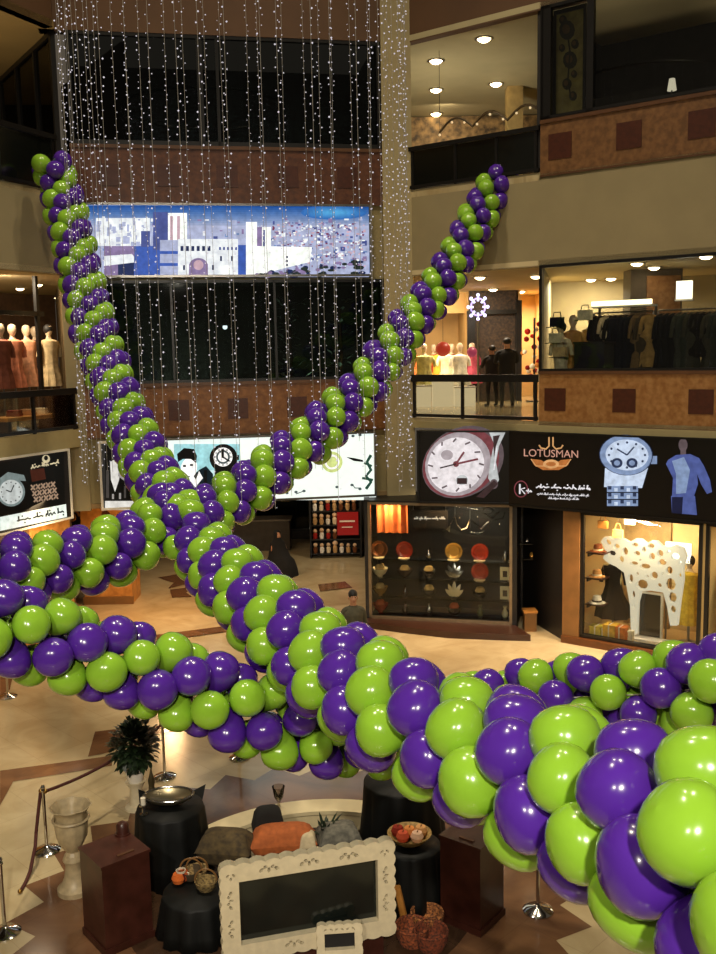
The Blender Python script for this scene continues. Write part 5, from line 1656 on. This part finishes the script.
# ------------------------------------------------------------------ round display island on the ground floor
Cx, Cy = -.5, 10.0
t = thing('curved_bench', 'curved cream bench behind the cushions of the display', 'bench', (Cx, Cy + 1.9, 0))
def arcslab(r0, r1, a0, a1, z0, z1, mb):
    n = 28
    A = [R_(a0 + (a1 - a0) * i / n) for i in range(n + 1)]
    return mb.slab([(Cx + r1 * math.cos(a), Cy + r1 * math.sin(a)) for a in A] + [(Cx + r0 * math.cos(a), Cy + r0 * math.sin(a)) for a in A[::-1]], z0, z1)


crm = mat('cream platform', '#d6c69c', .35, var=.06)
arcslab(1.70, 2.04, 66, 141, .23, .28, MB()).build('seat', crm, t)
arcslab(1.76, 1.98, 67, 140, 0, .23, MB()).build('base', crm, t)
t = thing('display_plinth', 'low dark cloth covered plinth under the cushions', 'plinth', (-.8, 10.7, 0))
PL = [(-1.78, 10.2), (-.12, 10.2), (-.12, 11.0), (-.25, 11.35), (-1.2, 11.35), (-1.7, 10.95)]
MB().slab(PL, 0, .225).build('body', blackmat, t)
MB().slab([(x * 1.0 + (x + .9) * .01, y) for x, y in PL], .225, .24).build('cloth_cover', mat('brown display cloth', '#33241a', .9, var=.4, scale=5), t)
PZ = .245


def cushion(label, c, size, rot, m, cat='cushion', tilt=0., name='cushion', puff=.5, extra=None, group='cushions on the display'):
    t = thing(name, label, cat, c, group, local=True)
    sx, sy, sz = size
    mb = MB(); n = 12; vs = []
    for side in (1, -1):
        for i in range(n + 1):
            for j in range(n + 1):
                u, v = i / n * 2 - 1, j / n * 2 - 1
                h = max(0, (1 - u ** 4) * (1 - v ** 4)) ** puff
                pin = 1 - .06 * (1 - abs(u)) * abs(v) - .06 * (1 - abs(v)) * abs(u)
                vs.append((u * sx * pin, v * sy * pin, sz + side * h * sz))
    N = (n + 1) ** 2
    fs = []
    for i in range(n):
        for j in range(n):
            q = (i * (n + 1) + j, (i + 1) * (n + 1) + j, (i + 1) * (n + 1) + j + 1, i * (n + 1) + j + 1)
            fs.append(q); fs.append(tuple(x + N for x in q[::-1]))
    mb.add(vs, fs).build('cover', m, t, ang=80)
    if extra:
        extra(t)
    t.rotation_euler = (tilt, 0, rot)
    return t


def knots(t):
    for s in (-1, 1):
        MB().ell((s * .36, 0, .14), (.05, .09, .09), 10, 7).build('end_cap', mat('pale end cap', '#d9c39c', .7), t)


Q = lambda x, y, z: onz(x, y, z)
p = Q(283, 836, .5); p.z = PZ
cushion('plump orange bolster cushion in the middle of the display behind the white frame', p, (.40, .16, .20), math.radians(6), mat('orange fabric', '#b4602e', .85, var=.2, scale=16), extra=knots)
p = Q(338, 832, .5); p.z = PZ
cushion('grey rumpled cushion to the right of the orange bolster', p, (.27, .2, .18), .25, mat('grey fabric', '#6e6a5e', .9, scale=16, col2='#4c4a42'))
p = Q(226, 842, .5); p.z = PZ
cushion('olive brown rolled cushion at the left of the display', p, (.33, .2, .2), -.15, mat('olive brown fabric', '#5a4a2c', .9, scale=14, col2='#3a2f1e'))
p = Q(258, 843, .4); p.z = PZ
cushion('small pale cushion between the olive roll and the orange bolster', p, (.13, .1, .12), .4, mat('pale fabric', '#c9b58c', .9, scale=16))
p = Q(308, 838, .5); p.z = PZ
cushion('small cream cushion between the orange and the grey cushions', p, (.1, .1, .17), .0, mat('cream fabric', '#cdbb96', .9, scale=16))
p = Q(300, 850, .35); p.z = PZ
cushion('dark red folded rug in front of the orange bolster', p, (.55, .16, .06), .05, mat('dark red rug', '#4a1d17', .95, scale=20, col2='#2f120f'), 'rug', name='folded_rug', group='display textiles')
p = Q(266, 820, .7); p.z = PZ; p.y += .22
cushion('black cushion standing behind the orange bolster', p, (.2, .12, .26), .2, mat('black fabric', '#15120f', .9))
p = Q(325, 812, .75); p.z = PZ
t = thing('spiky_plant', 'small dark spiky potted plant behind the grey cushion', 'plant', p)
MB().lathe([(.08, 0), (.11, .18), (.12, .2), (.1, .19)], p, 14).build('pot', pot_m, t)
mb = MB(); rnd = random.Random(5)
for k in range(16):
    a_ = k * .3927 + rnd.uniform(-.2, .2); e_ = rnd.uniform(.5, 1.3)
    leaf(mb, p + Vector((0, 0, .18)), Vector((math.cos(a_) * math.cos(e_), math.sin(a_) * math.cos(e_), math.sin(e_))), Vector((0, 0, 1)), rnd.uniform(.25, .4), .025)
mb.build('foliage', mat('dark green blade', '#1d2a17', .6, var=.3), t)
p = onz(279, 808, .26)
t = thing('glass_vase', 'small clear tapered glass on the far rim of the round platform', 'vase', p)
MB().lathe([(.05, 0), (.02, .02), (.015, .08), (.06, .16), (.085, .3), (.08, .3), (.05, .16), (.001, .1)], p, 16).build('body', glass('vase glass', (.8, .76, .7)), t)
MB().lathe([(.055, 0), (.055, .012)], p, 16).build('foot', chrome, t)

# carved white frame standing on the platform
zt = 1.3
A_ = Q(220, 866, zt); B_ = Q(392, 839, zt)
u_ = Vector((B_.x - A_.x, B_.y - A_.y, 0)); W_ = u_.length; u_.normalize(); n_ = Vector((u_.y, -u_.x, 0))
zb = .30
t = thing('ornate_frame', 'large white carved frame with a dark pane standing in front of the cushions', 'frame', (A_ + B_) / 2 - Vector((0, 0, zt - zb)))
FW = .17


def fpnt(x, z, d):
    return A_ + u_ * x + n_ * d + Vector((0, 0, z - zt))


def scallop(x0, z0, x1, z1, k, amp, nrm):
    o = []
    for i in range(k * 4):
        f = i / (k * 4)
        b = abs(math.sin(f * k * math.pi)) * amp
        o.append((x0 + (x1 - x0) * f + nrm[0] * b, z0 + (z1 - z0) * f + nrm[1] * b))
    return o


outer = scallop(0, zb, W_, zb, 12, .02, (0, -1)) + scallop(W_, zb, W_, zt, 8, .02, (1, 0)) + scallop(W_, zt, 0, zt, 12, .025, (0, 1)) + scallop(0, zt, 0, zb, 8, .02, (-1, 0))
inner = [(FW, zb + FW), (W_ - FW, zb + FW), (W_ - FW, zt - FW), (FW, zt - FW)]
holes = [inner]
rnd = random.Random(8)


def flourish(cx, cz, s, rot):
    hs = []
    for k, (dx, dz, rx, rz, ro) in enumerate(((-.055, .0, .022, .009, 35), (-.025, .018, .018, .008, -25), (0, -.005, .012, .014, 0), (.028, .016, .018, .008, 25), (.058, .0, .022, .009, -35))):
        a = R_(rot)
        x, z = dx * math.cos(a) - dz * math.sin(a), dx * math.sin(a) + dz * math.cos(a)
        hs.append(ellpts(cx + x * s * 1.15, cz + z * s * 1.3, rx * s * 1.1, rz * s * 1.75, 8, rot + ro))
    return hs


for x in (.5, .93, 1.36):
    holes += flourish(x * W_ / 1.86, zt - FW / 2, 1.15, 0)
for z in (.35, .65):
    holes += flourish(FW / 2, zb + (zt - zb) * z, 1, 90) + flourish(W_ - FW / 2, zb + (zt - zb) * z, 1, 90)
for cx, cz in ((FW * .55, zt - FW * .55), (W_ - FW * .55, zt - FW * .55)):
    holes += [ellpts(cx - .03, cz, .022, .012, 8, 45), ellpts(cx + .03, cz, .022, .012, 8, -45), ellpts(cx, cz - .035, .012, .018, 8)]
for x in (.4, .7):
    holes += flourish(x * W_, zb + FW / 2, 1.1, 0)
curve_fill(outer, holes, lambda x, z, d: fpnt(x, z, d), .05, 'carved_border', ivory, t)
MB().prism([fpnt(FW - .02, zb + FW - .02, -.05), fpnt(W_ - FW + .02, zb + FW - .02, -.05), fpnt(W_ - FW + .02, zt - FW + .02, -.05), fpnt(FW - .02, zt - FW + .02, -.05)], n_ * .02).build('pane', mat('dark glossy pane', '#1b201d', .12, var=.4, scale=1.5, spec=.5), t)
MB().prism([fpnt(.02, zb + .02, -.10), fpnt(W_ - .02, zb + .02, -.10), fpnt(W_ - .02, zt - .02, -.10), fpnt(.02, zt - .02, -.10)], n_ * .03).build('backing', mat('dark brown backing', '#241812', .7), t)
for x in (.25, W_ - .25):
    MB().tube([fpnt(x, zb + .6, -.1), fpnt(x, .02, -.5)], .02, 6).build('leg', wood, t)
MB().prism([fpnt(.1, 0, -.09), fpnt(W_ - .1, 0, -.09), fpnt(W_ - .1, zb + .03, -.09), fpnt(.1, zb + .03, -.09)], n_ * .06).build('foot', darkwood, t)
# second small frame lying in front
p0 = onz(317, 925, .55); p1 = onz(361, 922, .55)
t = thing('ornate_frame', 'small white carved frame leaning low in front of the large one, mostly out of view', 'frame', (p0.x, p0.y, .25))
uu = (p1 - p0); w2_ = uu.length; uu.normalize(); nn = Vector((uu.y, -uu.x, 0))
f2 = lambda x, z, d: Vector((p0.x, p0.y, .55)) + uu * x + nn * (d + (.55 - z) * .15) + Vector((0, 0, z - .55))
h2 = [[(.07, .31), (w2_ - .07, .31), (w2_ - .07, .47), (.07, .47)]]
for x in (.25, .5, .75):
    h2 += [ellpts(w2_ * x - .03, .51, .02, .009, 8, 30), ellpts(w2_ * x + .03, .51, .02, .009, 8, -30)]
curve_fill(scallop(0, .24, w2_, .24, 4, .012, (0, -1)) + scallop(w2_, .24, w2_, .55, 3, .012, (1, 0)) + scallop(w2_, .55, 0, .55, 5, .015, (0, 1)) + scallop(0, .55, 0, .24, 3, .012, (-1, 0)), h2, f2, .03, 'carved_border', ivory, t)
MB().prism([f2(.06, .3, -.03), f2(w2_ - .06, .3, -.03), f2(w2_ - .06, .48, -.03), f2(.06, .48, -.03)], nn * .01).build('pane', blackmat, t)


# black draped tables
def draped(label, c, r, h, seed, ears=True):
    t = thing('draped_table', label, 'table', c, 'black draped tables')
    rr = random.Random(seed); ph = rr.uniform(0, 6)
    MB().lathe([(r * 1.18, .0), (r * 1.12, h * .3), (r * 1.05, h * .7), (r * 1.01, h - .03), (r * .98, h), (.001, h + .005)], c, 56, wob=lambda a, f: 1 + .07 * max(0, 1 - f * 1.25) * math.sin(11 * a + ph) + .03 * max(0, 1 - f * 1.2) * math.sin(23 * a)).build('cloth', mat('black satin drape', '#070908', .6, var=.4, scale=6, spec=.3), t, ang=180)
    if ears:
        for a in (rr.uniform(.6, 1.0), rr.uniform(2.0, 2.6)):
            b = c + Vector((r * math.cos(a), r * math.sin(a), h - .05))
            o = Vector((math.cos(a), math.sin(a), 0)); sd = Vector((-o.y, o.x, 0))
            MB().add([b - sd * .14, b + sd * .14, b + o * .2 + Vector((0, 0, .09)), b + o * .05 - Vector((0, 0, .1))], [(0, 1, 2), (1, 3, 2), (3, 0, 2), (0, 3, 1)]).build('cloth_corner', mat('black satin drape', '#070908', .6), t)
    MB().lathe([(r * .95, h - .06), (r * .95, h - .02)], c, 30).build('tabletop', darkwood, t)
    MB().tube([c + Vector((0, 0, .01)), c + Vector((0, 0, h - .06))], .04, 8).build('pedestal', black, t)
    return t


tl = Q(170, 806, .85); tl.z = 0
draped('black draped round table with a silver dish, left of the white frame', tl, .40, .85, 1)
tr = Vector((.46, 11.05, 0))
draped('black draped round table right of the white frame under the large garland', tr, .46, 1.0, 4)
tr2 = Vector((.52, 10.02, 0))
draped('lower black draped table beside the right brown pedestal', tr2, .33, .72, 6, False)
tl2 = Vector((-1.82, 9.62, 0))
draped('low black draped table between the left brown pedestal and the white frame', tl2, .38, .45, 8, False)
# items on the left tables
b = Vector((tl.x - .02, tl.y + .05, .857))
t = thing('silver_dish', 'oval silver dish on the left black draped table', 'dish', b)
MB().lathe([(.1, 0), (.12, .02), (.2, .05), (.26, .10), (.27, .12), (.25, .11), (.18, .06), (.001, .04)], b, 28, sx=1.15, sy=.8).build('bowl', mat('tarnished silver', '#8d8268', .3, .8), t)
MB().tube([b + Vector((.29 * math.cos(i * .2618), .205 * math.sin(i * .2618), .118)) for i in range(25)], .012, 6).build('rim', silver, t)
b2 = Vector((tl.x - .26, tl.y + .22, .857))
t = thing('pointed_figurine', 'dark pointed figurine at the back of the left black draped table', 'figurine', b2)
MB().lathe([(.06, 0), (.05, .05), (.035, .15), (.045, .22), (.02, .3), (.004, .38)], b2, 12).build('body', mat('olive bronze', '#4a4028', .4, .5), t)
MB().lathe([(.07, 0), (.07, .02)], b2, 14).build('base', black, t)
p = Q(144, 838, .75)
t = thing('candle_holder', 'pale candle holder hanging at the left side of the black draped table', 'candle holder', Vector((tl.x - .37, tl.y - .25, .857)))
bq = Vector((tl.x - .27, tl.y - .2, .857))
ORG[t.name] = Vector((tl.x - .37, tl.y - .25, .857))
MB().lathe([(.05, 0), (.02, .02), (.02, .07), (.05, .1), (.05, .12)], bq, 14).build('foot', silver, t)
MB().lathe([(.03, .11), (.03, .2), (.005, .205)], bq, 12).build('candle', mat('pale wax', '#e6dcc6', .6), t)
rnd = random.Random(15)
zt2 = .457
for i, (px, py, c, nm, k) in enumerate(((152, 868, '#d0682c', 'orange', 0), (163, 862, '#b4532a', 'rust', 0), (148, 858, '#e0d4ba', 'white', 1), (172, 872, '#5c1f18', 'dark red', 0), (186, 862, '#3f3526', 'dark olive', 2), (197, 870, '#b99a63', 'straw', 2), (206, 882, '#9c8450', 'tan', 2))):
    q = Q(px, py, zt2 + .08)
    q.z = zt2
    dv = Vector((q.x - tl2.x, q.y - tl2.y, 0))
    if dv.length > .27:
        dv = dv.normalized() * .27
        q = Vector((tl2.x + dv.x, tl2.y + dv.y, zt2))
    t = thing(['fruit', 'cup', 'basket'][k], '%s %s on the low black draped table beside the left pedestal' % (nm, ['fruit', 'cup', 'basket'][k]), ['fruit', 'cup', 'basket'][k], q, 'goods on the low left table')
    if k == 0:
        MB().lathe([(.02, 0), (.06, .02), (.075, .065), (.055, .115), (.015, .12), (.005, .11)], q, 14).build('flesh', cloth(c), t)
        MB().tube([q + Vector((0, 0, .11)), q + Vector((.01, 0, .14))], .006, 5).build('stem', wood, t)
    elif k == 1:
        MB().lathe([(.035, 0), (.05, .09), (.055, .14), (.05, .14), (.04, .02), (.001, .015)], q, 14).build('body', cloth(c), t)
        MB().tube([q + Vector((.05, 0, .11)), q + Vector((.085, 0, .1)), q + Vector((.08, 0, .05)), q + Vector((.045, 0, .04))], .008, 6).build('handle', cloth(c), t)
    else:
        MB().lathe([(.08, 0), (.11, .05), (.125, .1), (.115, .1), (.1, .05), (.001, .02)], q, 22, wob=lambda a, f: 1 + .03 * math.sin(11 * a + 20 * f)).build('body', mat('weave ' + c, c, .9, scale=40, col2='#4a3a22'), t)
        MB().tube([q + Vector((.12 * math.cos(i * .2618), 0, .1 + .13 * math.sin(i * .2618))) for i in range(13)], .01, 6).build('handle', wood, t)
# items on the right tables
zr2 = .727
q = Vector((tr2.x - .02, tr2.y + .02, zr2))
t = thing('fruit_bowl', 'shallow straw bowl on the lower right black draped table', 'bowl', q)
MB().lathe([(.12, 0), (.18, .04), (.24, .11), (.25, .12), (.23, .11), (.17, .05), (.001, .03)], q, 26).build('bowl', mat('straw bowl', '#b99a5c', .7, scale=30, col2='#7d6030'), t)
for i, (dx, dy, c, nm) in enumerate(((-.08, -.08, '#c9573a', 'red'), (.08, -.09, '#e0b89a', 'peach'), (0, .03, '#d98a4a', 'orange'), (-.13, .05, '#8f2f22', 'dark red'), (.13, .04, '#d9a066', 'apricot'))):
    f = q + Vector((dx, dy, .055 if i != 2 else .05))
    t = thing('fruit', '%s fruit in the straw bowl on the lower right table' % nm, 'fruit', f, 'fruit in the straw bowl')
    MB().lathe([(.02, 0), (.06, .02), (.075, .065), (.055, .115), (.015, .12), (.005, .11)], f, 14).build('flesh', cloth(c), t)
    MB().tube([f + Vector((0, 0, .11)), f + Vector((.01, 0, .14))], .006, 5).build('stem', wood, t)
for i, (px, py, c, nm) in enumerate(((412, 925, '#a3532c', 'rust'), (427, 912, '#b8743c', 'orange brown'), (431, 930, '#8a4022', 'dark rust'))):
    q = Q(px, py, .2); q.z = 0
    t = thing('basket', '%s woven basket on the floor left of the right brown pedestal' % nm, 'basket', q, 'baskets on the floor')
    MB().lathe([(.13, 0), (.17, .1), (.18, .2), (.165, .2), (.15, .1), (.001, .03)], q, 24, wob=lambda a, f: 1 + .03 * math.sin(12 * a + 24 * f)).build('body', mat('weave2 ' + c, c, .9, scale=40, col2='#3f2113'), t)
    MB().tube([q + Vector((.172 * math.cos(i_ * .2618), .172 * math.sin(i_ * .2618), .2)) for i_ in range(25)], .014, 6).build('rim', mat('weave2 ' + c, c, .9), t)
p = Q(401, 905, .3); p.z = 0
t = thing('wooden_post', 'short slanted pale wooden post in front of the lower right black table', 'post', p)
MB().tube([p + Vector((.06, 0, 0)), p + Vector((-.04, .02, .5))], .04, 8).build('shaft', woodlight, t)
MB().lathe([(.1, 0), (.1, .03), (.04, .05)], p + Vector((.06, 0, 0)), 12).build('base', darkwood, t)


# brown pedestals
def pedestal(label, c, side, h, rot):
    t = thing('pedestal', label, 'pedestal', c, 'brown pedestals', local=True)
    s = side / 2
    MB().box(-s, s, -s, s, .08, h - .03).build('body', darkwood, t)
    MB().box(-s - .015, s + .015, -s - .015, s + .015, 0, .08).build('plinth', darkwood, t)
    MB().box(-s - .012, s + .012, -s - .012, s + .012, h - .03, h).build('top', darkwood, t)
    MB().box(-s * .2, s * .5, -s * .75, -s * .62, h, h + .012).build('label_holder', mat('dull bronze plate', '#6b4a35', .35, .5), t)
    t.rotation_euler = (0, 0, rot)
    return t


p = Q(114, 848, 1.0); p.z = 0
pedestal('dark red brown square pedestal at the left of the display', p, .54, 1.0, R_(40))
b = p + Vector((.02, .3, 1.0))
t = thing('knob_finial', 'small brown finial block on the back corner of the left pedestal', 'finial', b)
MB().lathe([(.07, 0), (.07, .1), (.05, .13), (.001, .14)], b, 12).build('knob', darkwood, t)
MB().lathe([(.085, 0), (.085, .02)], b, 12).build('collar', darkwood, t)
p = Q(472, 832, 1.0); p.z = 0
pedestal('dark red brown square pedestal under the large garland at the right', p, .50, 1.0, R_(-38))

# stanchions and ropes
def stanchion(label, c, h=.85, top='knob'):
    t = thing('stanchion', label, 'stanchion', c, 'barrier posts')
    MB().lathe([(.17, 0), (.17, .015), (.13, .04), (.05, .06), (.022, .08)], c, 26).build('base', chrome, t)
    pl_ = MB().lathe([(.022, .07), (.022, h - .06)], c, 12).build('pole', chrome, t)
    MB().lathe([(.022, h - .06), (.032, h - .05), (.032, h - .03), (.02, h - .02), (.03, h), (.02, h + .025), (.001, h + .03)], c, 14).build('knob', chrome, pl_)
    return t


sA_ = onz(47, 851, 0)
stanchion('chrome barrier post with rope beside the pale urn', sA_)
sB_ = onz(5, 933, 0)
stanchion('chrome barrier post at the bottom left corner', sB_)
sC_ = onz(120, 808, 0); sC_ = Vector((-2.95, 13.4, 0))
stanchion('chrome barrier post hidden behind the bushy plant', sC_)
sD_ = onz(538, 911, 0)
stanchion('chrome barrier post with a shiny round base on the brown floor diamond at the right', sD_)
sE_ = onz(240, 758, 0)
stanchion('chrome barrier post under the dipping garland', sE_)
sF_ = onz(8, 697, 0)
stanchion('chrome topped barrier post at the far left edge', sF_)
ropem = mat('dark red rope', '#4d2018', .8, var=.3, scale=60, bump=.3)


def rope(label, a, b, sag, r=.022):
    mid = []
    for i in range(17):
        f = i / 16
        p = a.lerp(b, f); p.z -= sag * 4 * f * (1 - f)
        mid.append(p)
    t = thing('barrier_rope', label, 'rope', a, 'barrier ropes')
    MB().tube(mid, r, 8).build('cord', ropem, t)
    for e in (a, b):
        MB().ell(e, .03, 10, 6).build('hook', brass, t)


rope('dark red barrier rope stretched from the chrome post to the bushy plant', sA_ + Vector((.03, 0, .80)), sC_ + Vector((-.03, 0, .80)), .10)
end = onz(20, 892, .022)
a = sA_ + Vector((-.03, 0, .80))
t = thing('barrier_rope', 'dark red barrier rope hanging loose from the chrome post to the floor', 'rope', a, 'barrier ropes')
MB().tube([a, a + Vector((-.03, -.02, -.2)), a + Vector((-.05, -.12, -.5)), a.lerp(end, .35) * 1 + Vector((0, 0, -.28)), Vector((a.x * .4 + end.x * .6, a.y * .4 + end.y * .6, .06)), Vector((a.x * .2 + end.x * .8, a.y * .2 + end.y * .8, .022)), end], .022, 8).build('cord', ropem, t)
for e in (a, end):
    MB().ell(e + Vector((0, 0, .008)), .028, 10, 6).build('hook', brass, t)

# plant on a pale stand
p = onz(137, 808, 0)
t = thing('potted_plant', 'bushy dark green plant on a tall cream stand', 'plant', p)
MB().lathe([(.16, 0), (.16, .03), (.09, .06), (.085, .30), (.12, .36), (.14, .40), (.11, .39)], p, 20).build('stand', ivory, t)
MB().lathe([(.09, .38), (.13, .5), (.135, .54), (.11, .53)], p, 18).build('pot', white, t)
stm = MB().tube([p + Vector((0, 0, .5)), p + Vector((0, 0, .8))], .025, 6).build('stem', wood, t)
mb = MB(); rnd = random.Random(17)
for k in range(1000):
    v = Vector((rnd.gauss(0, 1), rnd.gauss(0, 1), rnd.gauss(0, 1))).normalized()
    rr = rnd.uniform(.12, 1.0) ** .6
    c = p + Vector((v.x * .30 * rr, v.y * .30 * rr, .92 + v.z * .33 * rr))
    leaf(mb, c, (v + Vector((rnd.uniform(-.6, .6), rnd.uniform(-.6, .6), rnd.uniform(-.4, .5)))).normalized(), Vector((.1, .1, 1)).normalized(), rnd.uniform(.09, .14), .032, 0 if rnd.random() < .7 else 1)
mb.build('foliage', [mat('dark green leaf', '#1d2b18', .45, var=.3, scale=30), mat('mid green leaf', '#2c3f24', .45, var=.3, scale=30)], stm)

# pale urn
p = Q(70, 806, 1.05); p.z = 0
t = thing('stone_urn', 'pale carved urn on a tall foot between the rope post and the left pedestal', 'urn', p)
um = mat('pale stone', '#b3a07c', .45, var=.2, scale=12)
MB().lathe([(.10, .45), (.07, .5), (.11, .56), (.17, .68), (.185, .84), (.17, .96), (.21, 1.03), (.235, 1.05), (.22, 1.055), (.16, .97), (.15, .7), (.001, .62)], p, 32, wob=lambda a, f: 1 + (.035 * math.sin(10 * a) if f < .6 else .04 * math.sin(8 * a))).build('bowl', um, t, ang=60)
MB().lathe([(.2, 0), (.2, .06), (.15, .1), (.11, .2), (.09, .34), (.12, .4), (.1, .46)], p, 24).build('foot', um, t)
MB().tube([p + Vector((.2 * math.cos(i * .2618), .2 * math.sin(i * .2618), .9)) for i in range(25)], .018, 6).build('moulding', um, t)
# ------------------------------------------------------------------ light
w = bpy.data.worlds.new('world'); sc.world = w
w.use_nodes = True
w.node_tree.nodes['Background'].inputs[0].default_value = (1.0, .82, .60, 1)
w.node_tree.nodes['Background'].inputs[1].default_value = .085
# lamps of the near gallery, above and behind the viewer
area('gallery_light', (.4, -4.2, 10.0), (.8, 7, 2.0), .5, 340, NEUT, spread=95)
area('gallery_light', (-3.6, -3.5, 10.4), (-3, 10, 1.5), .5, 180, NEUT, spread=95)
# atrium roof lamps
for i, (x, y, e) in enumerate(((-4.5, 11, 560), (3.2, 12.5, 430), (-1.0, 16.5, 340))):
    area('atrium_lamp', (x, y, 21.9), (x, y, 0), .9, e, (1, .86, .64), spread=110)
# passage and shop ceilings
area('passage_lamp', (-4.6, 21.9, 2.86), (-4.6, 21.9, 0), .4, 120, (1, .58, .27))
area('passage_lamp', (-4.2, 26, 2.86), (-4.2, 26, 0), .5, 26, WARM2)
area('passage_lamp', (-1.2, 24.5, 2.86), (-1.2, 24.5, 0), .5, 42, WARM2)
area('passage_lamp', (-.6, 27.2, 2.86), (-.6, 28.5, .8), .3, 30, WARM2)
area('canopy_lamp', S1.p(-1.6, .9, 2.8), S1.p(-1.6, 1.3, 0), .5, 66, (1, .56, .24), sy=2.4)
area('canopy_lamp', R.p(1.6, .7, 2.8), R.p(1.6, 1.2, 0), .5, 72, (1, .56, .24), sy=2.6)
area('canopy_lamp', S1.p(1.0, -.9, 2.8), S1.p(1.0, -.9, 0), .4, 25, WARM)
area('window_lamp', S1.p(-2.85, -.5, 2.7), S1.p(-2.8, -.6, 1.2), .3, 34, WARM)
area('window_lamp', S1.p(-1.2, -.12, 2.78), S1.p(-1.4, -.5, .8), .15, 85, WARM2, sy=2.6)
area('window_lamp', R.p(2.2, -.25, 2.8), R.p(2.2, -.8, .8), .3, 330, WARM2, sy=2.2)
area('window_lamp', R.p(4.8, -.5, 2.8), R.p(4.8, -.7, .8), .5, 60, WARM2, sy=1.6)
area('left_shop_lamp', L.p(-1.2, .8, 2.7), L.p(-1.0, 0, 1.6), .4, 40, WARM, sy=2)
# boutique and galleries
area('boutique_lamp', (5.4, 23.6, 7.8), (5.2, 24, 5), .6, 150, WARM2)
area('gallery_light', (2.0, 27.0, 7.25), (2.0, 28.6, 5.6), .6, 130, WARM2, sy=1.6)
area('gallery_light', (3.6, 26.0, 7.85), (3.6, 26.5, 4.7), .8, 110, WARM2)
area('gallery_light', (5.2, 29.5, 7.6), (5.2, 29.5, 4.7), .6, 130, WARM2)
area('gallery_light', (1.9, 23.6, 9.8), (3.0, 25.5, 12.9), .6, 85, (1, .92, .75))  # unseen uplight for the top gallery ceiling, has no fixture
area('gallery_light', (2.6, 27.2, 12.85), (2.6, 28.6, 11.2), .5, 60, WARM2, sy=2)
area('gallery_light', L.p(-.6, -1.2, 7.85), L.p(.4, -2.0, 5.5), .6, 150, WARM2)
area('gallery_light', L.p(-2.2, -1.0, 9.7), L.p(-.5, -2.0, 12.9), .5, 75, (1, .85, .6))  # unseen uplight added behind the railing to brighten the left ceiling
area('tower_fill', T.p(2.2, -.9, 4.56), T.p(2.2, -2.2, 8), .4, 40, (.85, .95, .8), sy=.3)  # unseen fill lights added behind the sills to lift the dark interior
area('tower_fill', T.p(5.0, -.7, 4.56), T.p(5.0, -1.2, 8), .4, 52, (.85, 1, .8), sy=.3)
area('tower_fill', T.p(2.0, -.9, 9.66), T.p(2.0, -2.4, 13), .4, 24, (.8, .9, 1), sy=.3)
area('tower_fill', T.p(5.0, -.9, 9.66), T.p(5.0, -2.4, 13), .4, 24, (.8, .95, .9), sy=.3)
area('top_shop_fill', R.p(1.2, -.5, 9.8), R.p(.6, -.3, 12), .3, 14, WARM2)  # unseen fill lights added below the glass to brighten picture and room
area('top_shop_fill', R.p(2.8, -.5, 9.8), R.p(2.4, -2.0, 12), .3, 12, WARM2)

sc.view_settings.view_transform = 'Standard'
sc.view_settings.look = 'None'
sc.view_settings.gamma = 1
sc.view_settings.exposure = 0
sc.view_settings.use_curve_mapping = False
cy = sc.cycles
cy.use_denoising = True
try:
    cy.denoiser = 'OPENIMAGEDENOISE'
except Exception:
    pass
cy.max_bounces = 6
cy.diffuse_bounces = 3
cy.glossy_bounces = 3
cy.transparent_max_bounces = 16
cy.sample_clamp_indirect = 4
cy.caustics_reflective = False
cy.caustics_refractive = False
